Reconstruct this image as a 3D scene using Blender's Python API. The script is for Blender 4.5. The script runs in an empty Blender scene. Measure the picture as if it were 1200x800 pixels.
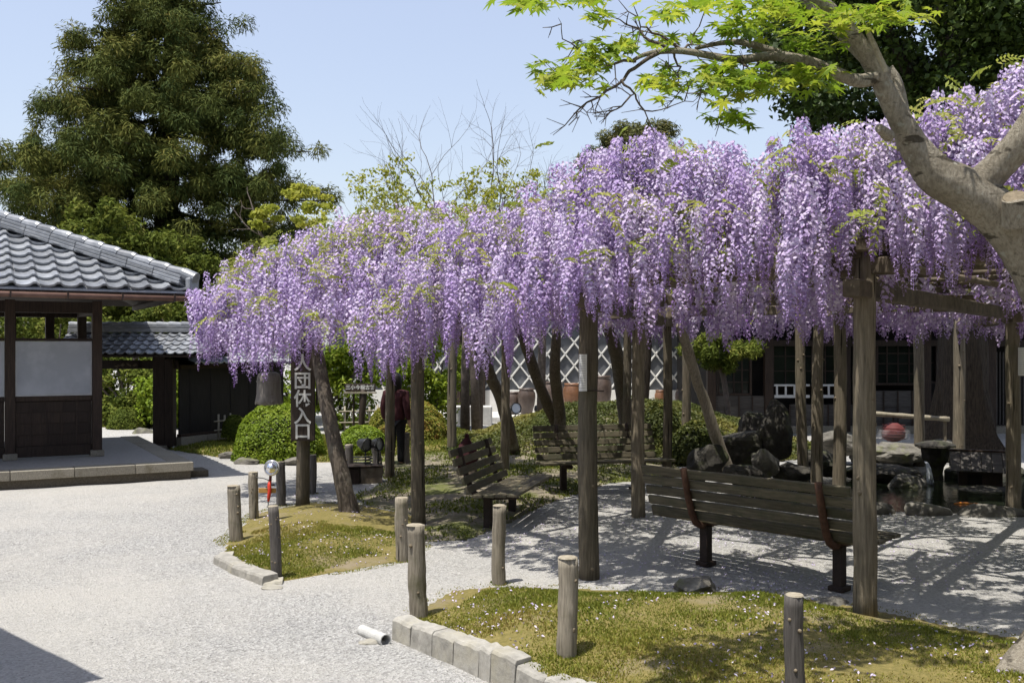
import bpy, math, random
import numpy as np
from mathutils import Vector, Matrix, Quaternion

random.seed(7)
rng = np.random.default_rng(7)
SC = bpy.context.scene
COL = SC.collection
R = math.radians

# ---------------------------------------------------------------- camera
FPX, CAMH, HY, CX = 1170.0, 2.0, 410.0, 600.0      # focal length, eye height, horizon row
cd = bpy.data.cameras.new('camera')
cam = bpy.data.objects.new('camera', cd)
COL.objects.link(cam)
cam.location = (0, 0, CAMH)
cam.rotation_euler = (R(90), 0, 0)
cd.sensor_width = 36.0
cd.lens = FPX / 1200 * 36.0
cd.shift_y = (HY - 400) / 1200
cd.clip_start = 0.05
cd.clip_end = 2000
SC.camera = cam

# ---------------------------------------------------------------- sky and sun
SUN_EL = 73.5
SUN_T = Vector((0.74, 0.67, 0)).normalized()          # horizontal direction the light travels
world = bpy.data.worlds.new('World')
SC.world = world
world.use_nodes = True
wn = world.node_tree
sky = wn.nodes.new('ShaderNodeTexSky')
sky.sky_type = 'NISHITA'
sky.sun_disc = False
sky.sun_elevation = R(SUN_EL)
sky.sun_rotation = math.atan2(-SUN_T.x, -SUN_T.y)
sky.air_density = 1.35
sky.dust_density = 1.5
sky.ozone_density = 0.7
hz_ = wn.nodes.new('ShaderNodeMix'); hz_.data_type = 'RGBA'            # thin even veil of spring haze
hz_.inputs[0].default_value = 0.40; hz_.inputs[7].default_value = (4.1, 4.15, 5.3, 1)
wn.links.new(sky.outputs[0], hz_.inputs[6])
wn.links.new(hz_.outputs[2], wn.nodes['Background'].inputs[0])
wn.nodes['Background'].inputs[1].default_value = 0.138
sl = bpy.data.lights.new('sun', 'SUN')
sl.energy = 4.7
sl.angle = R(0.53)
sl.color = (1.0, 0.96, 0.89)
sun = bpy.data.objects.new('sun', sl)
COL.objects.link(sun)
tv = Vector((SUN_T.x * math.cos(R(SUN_EL)), SUN_T.y * math.cos(R(SUN_EL)), -math.sin(R(SUN_EL))))
sun.rotation_euler = tv.to_track_quat('-Z', 'Y').to_euler()
SC.view_settings.view_transform = 'Standard'
SC.view_settings.look = 'None'
SC.view_settings.gamma = 1.0
SC.view_settings.exposure = 0.42
SC.view_settings.use_curve_mapping = False
SC.cycles.use_denoising = True
SC.cycles.max_bounces = 5
SC.cycles.diffuse_bounces = 2
SC.cycles.use_adaptive_sampling = True
SC.cycles.adaptive_threshold = 0.02
SC.cycles.transparent_max_bounces = 8
SC.cycles.transmission_bounces = 5

# ---------------------------------------------------------------- helpers
def at(px, py, d):
    return Vector(((px - CX) / FPX * d, d, CAMH - (py - HY) / FPX * d))
def gp(px, py, z=0.0):
    return at(px, py, FPX * (CAMH - z) / (py - HY))

def obj(name, mesh, mat=None, parent=None, loc=None, rot=None, bevel=0.0, smooth=False):
    if isinstance(mesh, MB):
        mesh = mesh.mesh(name, smooth)
    o = bpy.data.objects.new(name, mesh)
    COL.objects.link(o)
    if mat is not None and len(mesh.materials) == 0:
        mesh.materials.append(mat)
    if parent is not None:
        o.parent = parent
    if loc is not None:
        o.location = loc
    if rot is not None:
        o.rotation_euler = rot
    if bevel > 0:
        m = o.modifiers.new('bevel', 'BEVEL')
        m.width = bevel; m.segments = 2; m.limit_method = 'ANGLE'; m.angle_limit = R(40)
    return o
def tag(o, label=None, cat=None, group=None, kind=None):
    if label: o['label'] = label
    if cat: o['category'] = cat
    if group: o['group'] = group
    if kind: o['kind'] = kind
    return o
def thing(name, label, cat, loc=(0, 0, 0), rz=0.0, group=None):
    o = bpy.data.objects.new(name, None)
    COL.objects.link(o)
    o.location = loc
    o.rotation_euler = (0, 0, rz)
    return tag(o, label, cat, group)
def copy_tree(o, parent=None):
    c = o.copy(); COL.objects.link(c)
    if parent is not None: c.parent = parent
    for ch in list(o.children): copy_tree(ch, c)
    return c

class MB:
    """collects verts / faces"""
    def __init__(s): s.v = []; s.f = []
    def add(s, vs, fs):
        n = len(s.v)
        s.v += [tuple(v) for v in vs]
        s.f += [tuple(i + n for i in f) for f in fs]
        return s
    def box(s, c, size, rot=None):
        hx, hy, hz = size[0] / 2, size[1] / 2, size[2] / 2
        vs = [Vector((x, y, z)) for x in (-hx, hx) for y in (-hy, hy) for z in (-hz, hz)]
        if rot is not None: vs = [rot @ v for v in vs]
        c = Vector(c)
        return s.add([v + c for v in vs], [(0, 1, 3, 2), (4, 6, 7, 5), (0, 4, 5, 1), (2, 3, 7, 6), (0, 2, 6, 4), (1, 5, 7, 3)])
    def bar(s, a, b, w, h, up=(0, 0, 1)):
        a, b = Vector(a), Vector(b)
        d = b - a
        x = d.normalized(); u = Vector(up)
        y = u.cross(x).normalized(); z = x.cross(y)
        m = Matrix((x, y, z)).transposed()
        return s.box((a + b) / 2, (d.length, w, h), m)
    def tube(s, pts, rad, seg=10, cap=True, noise=0.0, lump=0.0):
        pts = [Vector(p) for p in pts]
        if not hasattr(rad, '__len__'): rad = [rad] * len(pts)
        n = len(pts); vs = []; fs = []
        t = (pts[1] - pts[0]).normalized()
        ref = Vector((1, 0, 0)) if abs(t.x) < 0.9 else Vector((0, 1, 0))
        x = (ref - t * ref.dot(t)).normalized()
        prof = [1 + noise * (random.random() - .5) * 2 for _ in range(seg)]
        for i, p in enumerate(pts):
            t = (pts[min(i + 1, n - 1)] - pts[max(i - 1, 0)]).normalized()
            x = (x - t * x.dot(t)).normalized(); y = t.cross(x)
            for k in range(seg):
                a = 2 * math.pi * k / seg
                r = rad[i] * prof[k] * (1 + lump * (random.random() - .5) * 2)
                vs.append(p + x * (math.cos(a) * r) + y * (math.sin(a) * r))
        for i in range(n - 1):
            for k in range(seg):
                k2 = (k + 1) % seg
                fs.append((i * seg + k, i * seg + k2, (i + 1) * seg + k2, (i + 1) * seg + k))
        if cap:
            fs.append(tuple(range(seg - 1, -1, -1)))
            fs.append(tuple((n - 1) * seg + k for k in range(seg)))
        return s.add(vs, fs)
    def lathe(s, prof, seg=20, c=(0, 0, 0), cap=True):
        vs = []; fs = []
        for r, z in prof:
            for k in range(seg):
                a = 2 * math.pi * k / seg
                vs.append((c[0] + math.cos(a) * r, c[1] + math.sin(a) * r, c[2] + z))
        n = len(prof)
        for i in range(n - 1):
            for k in range(seg):
                k2 = (k + 1) % seg
                fs.append((i * seg + k, i * seg + k2, (i + 1) * seg + k2, (i + 1) * seg + k))
        if cap:
            fs.append(tuple(range(seg - 1, -1, -1)))
            fs.append(tuple((n - 1) * seg + k for k in range(seg)))
        return s.add(vs, fs)
    def prism(s, poly, z0, z1):
        n = len(poly)
        vs = [(p[0], p[1], z0) for p in poly] + [(p[0], p[1], z1) for p in poly]
        fs = [tuple(range(n - 1, -1, -1)), tuple(range(n, 2 * n))] + [(i, (i + 1) % n, n + (i + 1) % n, n + i) for i in range(n)]
        return s.add(vs, fs)
    def mesh(s, name, smooth=False):
        me = bpy.data.meshes.new(name)
        me.from_pydata(s.v, [], s.f)
        if smooth:
            me.polygons.foreach_set('use_smooth', [True] * len(me.polygons))
        me.update()
        return me

def np_mesh(name, V, F, mat=None, attr=None, smooth=False):
    """V (n,3) array, F (m,k) array with k = 3 or 4, attr = per-face float"""
    V = np.asarray(V, np.float32); F = np.asarray(F, np.int32)
    k = F.shape[1]
    me = bpy.data.meshes.new(name)
    me.vertices.add(len(V)); me.vertices.foreach_set('co', V.ravel())
    me.loops.add(F.size); me.loops.foreach_set('vertex_index', F.ravel())
    me.polygons.add(len(F))
    me.polygons.foreach_set('loop_start', np.arange(0, F.size, k, dtype=np.int32))
    me.polygons.foreach_set('loop_total', np.full(len(F), k, np.int32))
    if smooth: me.polygons.foreach_set('use_smooth', np.ones(len(F), bool))
    me.update(calc_edges=True)
    if attr is not None:
        a = me.attributes.new('tint', 'FLOAT', 'FACE')
        a.data.foreach_set('value', np.asarray(attr, np.float32))
    if mat is not None: me.materials.append(mat)
    return me

def unit(v):
    return v / np.maximum(np.linalg.norm(v, axis=-1, keepdims=True), 1e-9)

def leaf_quads(P, N, L, W, fold=0.25, along=None):
    """one folded rhombic leaf at every point P with normal N: returns verts, quads"""
    n = len(P)
    A = rng.normal(size=(n, 3)) if along is None else along + rng.normal(size=(n, 3)) * .35
    A = unit(A - N * np.sum(A * N, 1, keepdims=True))
    B = np.cross(N, A)
    L = np.broadcast_to(L, (n,))[:, None]; W = np.broadcast_to(W, (n,))[:, None]
    v0 = P - A * L * .5
    v1 = P + B * W * .5 + N * W * fold
    v2 = P + A * L * .5 - N * L * .1
    v3 = P - B * W * .5 + N * W * fold
    V = np.stack([v0, v1, v2, v3], 1).reshape(-1, 3)
    F = np.arange(4 * n).reshape(n, 4)
    return V, F

def foliage(name, C, rad, per, L, W, mat, parent, squash=.8, outward=.7, up=.5, shell=.5, tintvar=.5, spray=False):
    """clumps of leaves round the centres C"""
    C = np.asarray(C, float); rad = np.broadcast_to(rad, (len(C),))
    idx = np.repeat(np.arange(len(C)), per)
    n = len(idx)
    D = unit(rng.normal(size=(n, 3)))
    r = (shell + (1 - shell) * rng.random(n) ** .6) * (1 + .15 * rng.normal(size=n))
    off = D * (r * rad[idx])[:, None]
    off[:, 2] *= squash
    P = C[idx] + off
    N = unit(D * outward + rng.normal(size=(n, 3)) * .6 + np.array([0, 0, up]))
    V, F = leaf_quads(P, N, L * (.7 + .6 * rng.random(n)), W * (.7 + .6 * rng.random(n)), along=(D * 1.6 + np.array([0, 0, -.5])) if spray else None)
    ct = rng.random(len(C))
    t = np.clip(ct[idx] * tintvar + rng.random(n) * (1 - tintvar), 0, 1)
    return obj(name, np_mesh(name, V, F, mat, t), None, parent)

# value noise (numpy) -------------------------------------------------------
_ng = np.random.default_rng(3).random((64, 64))
def vnoise(x, y):
    x = np.asarray(x, float); y = np.asarray(y, float)
    xi = np.floor(x).astype(int); yi = np.floor(y).astype(int)
    fx = x - xi; fy = y - yi
    fx = fx * fx * (3 - 2 * fx); fy = fy * fy * (3 - 2 * fy)
    g = lambda a, b: _ng[a % 64, b % 64]
    return (g(xi, yi) * (1 - fx) + g(xi + 1, yi) * fx) * (1 - fy) + (g(xi, yi + 1) * (1 - fx) + g(xi + 1, yi + 1) * fx) * fy
def fbm(x, y):
    return (vnoise(x, y) + .5 * vnoise(2.1 * x + 5, 2.1 * y) + .25 * vnoise(4.3 * x, 4.3 * y + 9)) / 1.75
def in_poly(x, y, poly):
    x = np.asarray(x); y = np.asarray(y); c = np.zeros(x.shape, bool)
    n = len(poly)
    for i in range(n):
        x1, y1 = poly[i]; x2, y2 = poly[(i + 1) % n]
        cond = ((y1 > y) != (y2 > y)) & (x < (x2 - x1) * (y - y1) / ((y2 - y1) if y2 != y1 else 1e-9) + x1)
        c ^= cond
    return c
def poly_dist(x, y, pts, closed=True):
    x = np.asarray(x, float); y = np.asarray(y, float)
    d = np.full(x.shape, 1e9)
    m = len(pts) if closed else len(pts) - 1
    for i in range(m):
        ax, ay = pts[i]; bx, by = pts[(i + 1) % len(pts)]
        dx, dy = bx - ax, by - ay
        t = np.clip(((x - ax) * dx + (y - ay) * dy) / (dx * dx + dy * dy), 0, 1)
        d = np.minimum(d, np.hypot(x - ax - t * dx, y - ay - t * dy))
    return d

# ---------------------------------------------------------------- materials
MATS = {}
def nodes_of(name):
    m = bpy.data.materials.new(name); m.use_nodes = True
    nt = m.node_tree
    b = nt.nodes['Principled BSDF']
    return m, nt, b
def nd(nt, t, **kw):
    n = nt.nodes.new(t)
    for k, v in kw.items():
        if k in n.inputs: n.inputs[k].default_value = v
        else: setattr(n, k, v)
    return n
def ramp(nt, fac, stops):
    r = nt.nodes.new('ShaderNodeValToRGB')
    el = r.color_ramp.elements
    while len(el) < len(stops): el.new(.5)
    for e, (p, c) in zip(el, stops):
        e.position = p; e.color = (*c, 1)
    nt.links.new(fac, r.inputs[0])
    return r.outputs[0]
def mixc(nt, fac, a, b, mode='MIX'):
    n = nt.nodes.new('ShaderNodeMix'); n.data_type = 'RGBA'; n.blend_type = mode
    for i, s in ((0, fac), (6, a), (7, b)):
        if hasattr(s, 'links'): nt.links.new(s, n.inputs[i])
        else: n.inputs[i].default_value = (*s, 1) if isinstance(s, tuple) else s
    return n.outputs[2]
def coords(nt, scale=(1, 1, 1), kind='Object', rnd=True):
    tc = nt.nodes.new('ShaderNodeTexCoord')
    mp = nt.nodes.new('ShaderNodeMapping')
    mp.inputs['Scale'].default_value = scale
    nt.links.new(tc.outputs[kind], mp.inputs[0])
    if rnd:
        oi = nt.nodes.new('ShaderNodeObjectInfo')
        mu = nt.nodes.new('ShaderNodeMath'); mu.operation = 'MULTIPLY'; mu.inputs[1].default_value = 37.0
        cb = nt.nodes.new('ShaderNodeCombineXYZ')
        nt.links.new(oi.outputs['Random'], mu.inputs[0])
        for i in range(3): nt.links.new(mu.outputs[0], cb.inputs[i])
        nt.links.new(cb.outputs[0], mp.inputs['Location'])
    return mp.outputs[0]
def tex(nt, co, scale, detail=5, rough=.6, typ='noise'):
    if typ == 'noise':
        n = nd(nt, 'ShaderNodeTexNoise'); n.inputs['Detail'].default_value = detail; n.inputs['Roughness'].default_value = rough
    else:
        n = nd(nt, 'ShaderNodeTexVoronoi')
    n.inputs['Scale'].default_value = scale
    nt.links.new(co, n.inputs['Vector'])
    return n
def bump(nt, b, h, strength, dist=.01):
    n = nt.nodes.new('ShaderNodeBump')
    n.inputs['Strength'].default_value = strength; n.inputs['Distance'].default_value = dist
    nt.links.new(h, n.inputs['Height']); nt.links.new(n.outputs[0], b.inputs['Normal'])
    return n
def rough_mat(name, c1, c2, scale=6, stretch=(1, 1, 1), rough=.85, bstr=.4, bdist=.01, c3=None, c3scale=2.0, c3lo=.55, c3hi=.7, kind='Object', spec=.3, objvar=.0, metal=0.0, crack=0.0):
    m, nt, b = nodes_of(name)
    co = coords(nt, stretch, kind)
    n = tex(nt, co, scale, 8, .65)
    c = ramp(nt, n.outputs[0], [(.28, c1), (.72, c2)])
    if c3 is not None:
        co2 = coords(nt, (1, 1, 1), kind)
        n2 = tex(nt, co2, c3scale, 6, .65)
        f = ramp(nt, n2.outputs[0], [(c3lo, (0, 0, 0)), (c3hi, (1, 1, 1))])
        c = mixc(nt, f, c, c3)
    if crack > 0:
        co3 = coords(nt, (16, 16, .55), kind)
        n3_ = tex(nt, co3, 1.6, 3, .5)
        fc = ramp(nt, n3_.outputs[0], [(.33, (1, 1, 1)), (.37, (0, 0, 0))])
        c = mixc(nt, fc, c, tuple(v * .28 for v in c1))
    if objvar > 0:
        oi = nt.nodes.new('ShaderNodeObjectInfo')
        mr = nd(nt, 'ShaderNodeMapRange'); mr.inputs['To Min'].default_value = 1 - objvar; mr.inputs['To Max'].default_value = 1 + objvar
        nt.links.new(oi.outputs['Random'], mr.inputs[0])
        mm = nt.nodes.new('ShaderNodeVectorMath'); mm.operation = 'SCALE'
        nt.links.new(c, mm.inputs[0]); nt.links.new(mr.outputs[0], mm.inputs['Scale'])
        c = mm.outputs[0]
    nt.links.new(c, b.inputs['Base Color'])
    b.inputs['Roughness'].default_value = rough
    b.inputs['Specular IOR Level'].default_value = spec
    b.inputs['Metallic'].default_value = metal
    if bstr > 0: bump(nt, b, n.outputs[0], bstr, bdist)
    MATS[name] = m
    return m
def leaf_mat(name, stops, trans=.4, rough=.55, spec=.25):
    m, nt, b = nodes_of(name)
    a = nt.nodes.new('ShaderNodeAttribute'); a.attribute_name = 'tint'
    c = ramp(nt, a.outputs['Fac'], stops)
    nt.links.new(c, b.inputs['Base Color'])
    b.inputs['Roughness'].default_value = rough
    b.inputs['Specular IOR Level'].default_value = spec
    t = nt.nodes.new('ShaderNodeBsdfTranslucent')
    tc = mixc(nt, .5, c, (.9, .95, .35), 'MULTIPLY') if name.find('flower') < 0 else c
    nt.links.new(c, t.inputs['Color'])
    mx = nt.nodes.new('ShaderNodeMixShader'); mx.inputs[0].default_value = trans
    nt.links.new(b.outputs[0], mx.inputs[1]); nt.links.new(t.outputs[0], mx.inputs[2])
    nt.links.new(mx.outputs[0], nt.nodes['Material Output'].inputs[0])
    MATS[name] = m
    return m

# gravel
m, nt, b = nodes_of('gravel')
co = coords(nt, (1, 1, 1), 'Object', False)
v1 = tex(nt, co, 62, typ='v'); n4 = tex(nt, co, 13, 5, .7); n5 = tex(nt, co, .16, 4, .55)
n1 = tex(nt, co, .45, 6, .6); n2 = tex(nt, co, 90, 4, .7); n3 = tex(nt, co, 1.6, 5, .6)
base = ramp(nt, v1.outputs['Color'], [(.0, (.14, .137, .131)), (.5, (.365, .358, .341)), (1, (.59, .578, .552))])
base = mixc(nt, ramp(nt, n2.outputs[0], [(.45, (0, 0, 0)), (.7, (.45, .45, .45))]), base, (.43, .423, .405))
base = mixc(nt, ramp(nt, n4.outputs[0], [(.50, (0, 0, 0)), (.66, (.55, .55, .55))]), base, (.31, .305, .295))
base = mixc(nt, ramp(nt, n1.outputs[0], [(.42, (0, 0, 0)), (.62, (.55, .55, .55))]), base, (.50, .475, .43))
base = mixc(nt, ramp(nt, n3.outputs[0], [(.60, (0, 0, 0)), (.75, (.5, .5, .5))]), base, (.33, .325, .312))
base = mixc(nt, ramp(nt, n5.outputs[0], [(.45, (0, 0, 0)), (.60, (.5, .5, .5))]), base, (.50, .48, .44))
nt.links.new(base, b.inputs['Base Color'])
b.inputs['Roughness'].default_value = .95; b.inputs['Specular IOR Level'].default_value = .15
mth = nt.nodes.new('ShaderNodeMath'); mth.operation = 'ADD'
nt.links.new(v1.outputs['Distance'], mth.inputs[0]); nt.links.new(n2.outputs[0], mth.inputs[1])
mt2 = nt.nodes.new('ShaderNodeMath'); mt2.operation = 'MULTIPLY_ADD'; mt2.inputs[1].default_value = 1.6
nt.links.new(n4.outputs[0], mt2.inputs[0]); nt.links.new(mth.outputs[0], mt2.inputs[2])
bump(nt, b, mt2.outputs[0], .9, .016)
MATS['gravel'] = m

rough_mat('moss_soil', (.11, .10, .025), (.24, .19, .065), 30, rough=.95, bstr=.8, bdist=.02, c3=(.22, .18, .115), c3scale=1.7, c3lo=.52, c3hi=.68)
rough_mat('shade_soil', (.14, .12, .08), (.28, .24, .18), 20, rough=.95, bstr=.7, bdist=.02, c3=(.11, .12, .035), c3scale=1.4, c3lo=.48, c3hi=.6)
leaf_mat('moss_blade', [(0, (.085, .12, .014)), (.4, (.17, .20, .026)), (.75, (.28, .265, .05)), (1, (.34, .25, .09))], .3)
rough_mat('pebble', (.32, .31, .295), (.56, .545, .52), 9, rough=.9, bstr=.2)
rough_mat('wood_post', (.070, .058, .040), (.245, .205, .145), 9, (7, 7, .45), .85, .8, .012, c3=(.12, .11, .075), c3scale=2.3, objvar=.28, crack=1)
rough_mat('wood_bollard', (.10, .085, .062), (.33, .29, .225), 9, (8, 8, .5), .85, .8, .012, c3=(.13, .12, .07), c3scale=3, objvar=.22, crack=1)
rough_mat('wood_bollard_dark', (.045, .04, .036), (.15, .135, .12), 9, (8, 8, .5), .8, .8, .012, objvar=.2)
rough_mat('wood_end', (.20, .17, .12), (.42, .37, .28), 30, rough=.9, bstr=.5)
rough_mat('knot_wood', (.10, .08, .05), (.26, .21, .145), 30, rough=.9, bstr=.5)
rough_mat('trellis_timber', (.055, .042, .029), (.20, .16, .115), 7, (1.2, 1.2, 1.2), .85, .6, .01, objvar=.25)
rough_mat('wood_dark', (.016, .010, .007), (.055, .035, .024), 8, (6, 6, .5), .6, .5, .008, objvar=.25)
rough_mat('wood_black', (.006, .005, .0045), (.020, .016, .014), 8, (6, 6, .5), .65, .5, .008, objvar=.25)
rough_mat('sign_wood', (.022, .015, .011), (.07, .05, .036), 8, (9, 9, .6), .7, .5, .006)
rough_mat('house_wood', (.04, .034, .03), (.11, .10, .09), 7, (.5, 6, 6), .8, .5, .008, objvar=.2)
rough_mat('bench_wood', (.050, .042, .027), (.175, .150, .098), 8, (.6, 9, 9), .6, .7, .006, c3=(.07, .072, .04), c3scale=5, c3lo=.5, c3hi=.7, objvar=.2)
rough_mat('rust_iron', (.055, .028, .017), (.155, .078, .048), 16, rough=.75, bstr=.6, bdist=.004)
rough_mat('dark_iron', (.020, .014, .011), (.055, .036, .027), 16, rough=.7, bstr=.5, bdist=.004)
rough_mat('vine_bark', (.055, .045, .035), (.19, .155, .12), 10, (5, 5, .8), .9, 1.0, .02, c3=(.22, .20, .155), c3scale=4, objvar=.15)
# smooth maple bark: beige with fine grain, dark scars and pale lichen
m, nt, b = nodes_of('maple_bark')
co = coords(nt, (1, 1, 1), 'Object', False)
grain_ = tex(nt, coords(nt, (2.5, 2.5, 1), 'Object', False), 22, 10, .75); blot = tex(nt, co, 3.5, 6, .6); lich = tex(nt, co, 11, 5, .6); scar = tex(nt, coords(nt, (1, 1, 3.5), 'Object', False), 5, 4, .55)
c = ramp(nt, grain_.outputs[0], [(.30, (.16, .135, .10)), (.52, (.38, .335, .26)), (.75, (.52, .47, .38))])
c = mixc(nt, ramp(nt, blot.outputs[0], [(.48, (0, 0, 0)), (.62, (.6, .6, .6))]), c, (.17, .145, .105))
c = mixc(nt, ramp(nt, lich.outputs[0], [(.60, (0, 0, 0)), (.66, (.75, .75, .75))]), c, (.44, .43, .36))
c = mixc(nt, ramp(nt, scar.outputs[0], [(.34, (.85, .85, .85)), (.39, (0, 0, 0))]), c, (.055, .045, .032))
nt.links.new(c, b.inputs['Base Color']); b.inputs['Roughness'].default_value = .9; b.inputs['Specular IOR Level'].default_value = .15
ad = nt.nodes.new('ShaderNodeMath'); ad.operation = 'ADD'; nt.links.new(grain_.outputs[0], ad.inputs[0]); nt.links.new(scar.outputs[0], ad.inputs[1])
bump(nt, b, ad.outputs[0], 1.0, .03)
MATS['maple_bark'] = m
rough_mat('pale_vine_bark', (.17, .14, .10), (.46, .40, .31), 10, (5, 5, .8), .9, 1.0, .02)
rough_mat('old_bark', (.014, .010, .007), (.09, .068, .046), 7, (6, 6, .7), .95, 1.0, .06)
rough_mat('twig_bark', (.06, .045, .035), (.15, .12, .10), 14, rough=.9, bstr=.3)
rough_mat('stone', (.065, .06, .05), (.22, .205, .175), 7, rough=.9, bstr=.8, bdist=.02, c3=(.13, .14, .055), c3scale=3, objvar=.15)
rough_mat('dark_stone', (.014, .013, .011), (.075, .068, .056), 6, rough=.85, bstr=1, bdist=.03, c3=(.07, .08, .03), c3scale=2.5)
rough_mat('pale_stone', (.22, .208, .182), (.41, .39, .345), 14, rough=.9, bstr=.7, bdist=.012, c3=(.36, .33, .25), c3scale=2.5, c3lo=.5, c3hi=.75, objvar=.08)
rough_mat('granite', (.14, .125, .095), (.34, .31, .25), 70, rough=.9, bstr=.6, bdist=.006, c3=(.15, .13, .09), c3scale=3, objvar=.1)
rough_mat('granite_dark', (.06, .05, .035), (.15, .13, .10), 50, rough=.9, bstr=.6, bdist=.006, objvar=.1)
rough_mat('floor_stone', (.22, .21, .195), (.33, .315, .29), 20, rough=.85, bstr=.2)
rough_mat('concrete', (.45, .44, .41), (.62, .60, .57), 12, rough=.9, bstr=.3)
rough_mat('roof_tile', (.15, .158, .17), (.26, .27, .285), 9, rough=.36, bstr=.15, bdist=.004, c3=(.34, .345, .345), c3scale=3, c3lo=.5, c3hi=.8, spec=.5, objvar=.32)
rough_mat('plaster_white', (.62, .60, .55), (.76, .74, .69), 3, rough=.9, bstr=.15)
rough_mat('namako_grey', (.085, .088, .095), (.15, .155, .165), 4, rough=.7, bstr=.2)
rough_mat('pot_glaze', (.11, .05, .025), (.27, .13, .065), 4, (1, 1, 1), .35, .2, .01, c3=(.10, .065, .045), c3scale=3, spec=.5, objvar=.35)
rough_mat('pot_dark', (.05, .035, .028), (.14, .10, .08), 4, rough=.4, bstr=.2, spec=.5, objvar=.2)
rough_mat('bronze', (.12, .108, .092), (.24, .215, .19), 6, (4, 4, .5), .6, .3, .01)
rough_mat('notice_glass', (.40, .42, .46), (.52, .54, .58), 2.2, rough=.3, bstr=0, c3=(.37, .39, .43), c3scale=1.3, c3lo=.48, c3hi=.62, spec=.5)
rough_mat('steel_trim', (.35, .36, .38), (.48, .49, .51), 6, rough=.4, bstr=0, metal=.6)
rough_mat('copper_gutter', (.10, .055, .04), (.19, .11, .08), 5, rough=.55, bstr=.2)
rough_mat('paper', (.72, .71, .68), (.82, .81, .78), 8, rough=.8, bstr=.05)
rough_mat('print_grey', (.42, .42, .42), (.52, .52, .52), 8, rough=.8, bstr=0)
rough_mat('sign_paint', (.55, .54, .50), (.74, .73, .69), 30, rough=.8, bstr=.1)
rough_mat('bamboo', (.20, .175, .125), (.36, .32, .235), 6, (5, 5, .5), .6, .2, .005)
rough_mat('red_paint', (.52, .035, .02), (.66, .07, .035), 12, rough=.45, bstr=.1)
rough_mat('lantern_red', (.10, .022, .022), (.17, .045, .042), 6, rough=.7, bstr=.1)
rough_mat('lantern_wrap', (.42, .40, .38), (.56, .54, .52), 12, rough=.6, bstr=.2)
rough_mat('orange_board', (.36, .20, .05), (.47, .28, .09), 10, rough=.8, bstr=.2)
rough_mat('black_metal', (.012, .012, .012), (.03, .03, .03), 9, rough=.45, bstr=.1, spec=.5)
rough_mat('chrome', (.78, .78, .78), (.88, .88, .88), 9, rough=.12, bstr=0, metal=1.0)
rough_mat('lamp_glass', (.62, .66, .72), (.72, .76, .82), 3, rough=.12, bstr=0, spec=.6)
rough_mat('pvc', (.36, .355, .33), (.60, .595, .57), 14, rough=.5, bstr=.1)
rough_mat('cloth_maroon', (.035, .010, .012), (.065, .018, .022), 14, rough=.9, bstr=.5, bdist=.004)
rough_mat('cloth_black', (.006, .006, .007), (.014, .014, .016), 14, rough=.9, bstr=.4, bdist=.004)
rough_mat('hair_black', (.006, .005, .005), (.018, .014, .012), 30, (1, 1, .2), .5, .5, .004)
rough_mat('skin', (.44, .27, .19), (.52, .33, .24), 10, rough=.55, bstr=.05)
rough_mat('dark_window', (.006, .008, .007), (.02, .025, .02), 1.5, rough=.08, bstr=0, spec=.3)
rough_mat('white_trim', (.46, .46, .45), (.60, .60, .59), 9, rough=.7, bstr=.1)
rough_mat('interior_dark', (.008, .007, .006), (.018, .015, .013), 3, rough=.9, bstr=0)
rough_mat('koi_orange', (.55, .16, .02), (.70, .26, .05), 12, rough=.3, bstr=0)
leaf_mat('flower_petal', [(0, (.26, .14, .395)), (.35, (.44, .31, .57)), (.7, (.595, .475, .70)), (1, (.74, .65, .785))], .22, .7, .1)
leaf_mat('wisteria_leaf', [(0, (.20, .25, .035)), (.6, (.36, .40, .07)), (1, (.50, .45, .17))], .45)
leaf_mat('maple_leaf', [(0, (.10, .17, .012)), (.5, (.22, .32, .022)), (1, (.40, .43, .045))], .55)
leaf_mat('cedar_needle', [(0, (.028, .048, .014)), (.45, (.080, .098, .024)), (.8, (.145, .148, .034)), (1, (.185, .155, .042))], .15, .8, .08)
leaf_mat('garden_leaf', [(0, (.05, .075, .014)), (.6, (.13, .16, .025)), (1, (.22, .22, .045))], .3, .7, .1)
leaf_mat('evergreen_leaf', [(0, (.024, .046, .010)), (.6, (.070, .108, .020)), (1, (.15, .19, .04))], .25, .45)
leaf_mat('bush_leaf', [(0, (.09, .15, .012)), (.6, (.22, .30, .022)), (1, (.36, .40, .05))], .35)
leaf_mat('azalea_leaf', [(0, (.13, .16, .02)), (.5, (.26, .27, .04)), (.75, (.36, .22, .05)), (1, (.40, .13, .06))], .35)
leaf_mat('ivy_leaf', [(0, (.03, .045, .010)), (.6, (.085, .10, .02)), (1, (.20, .18, .04))], .25)
leaf_mat('young_leaf', [(0, (.22, .27, .03)), (1, (.42, .40, .06))], .45)
leaf_mat('pine_needle', [(0, (.06, .075, .02)), (.6, (.15, .15, .045)), (1, (.25, .21, .08))], .2)
leaf_mat('petal_fallen', [(0, (.45, .36, .60)), (1, (.78, .72, .80))], .2)
# water
m, nt, b = nodes_of('pond_water')
b.inputs['Base Color'].default_value = (.012, .016, .009, 1); b.inputs['Roughness'].default_value = .06
b.inputs['Specular IOR Level'].default_value = .5
co = coords(nt, (1, 1, 1), 'Object', False)
bump(nt, b, tex(nt, co, 9, 3).outputs[0], .25, .02)
MATS['pond_water'] = m
m, nt, b = nodes_of('spout_water')
b.inputs['Base Color'].default_value = (.75, .8, .85, 1); b.inputs['Roughness'].default_value = .15
b.inputs['Transmission Weight'].default_value = .5
MATS['spout_water'] = m
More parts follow.
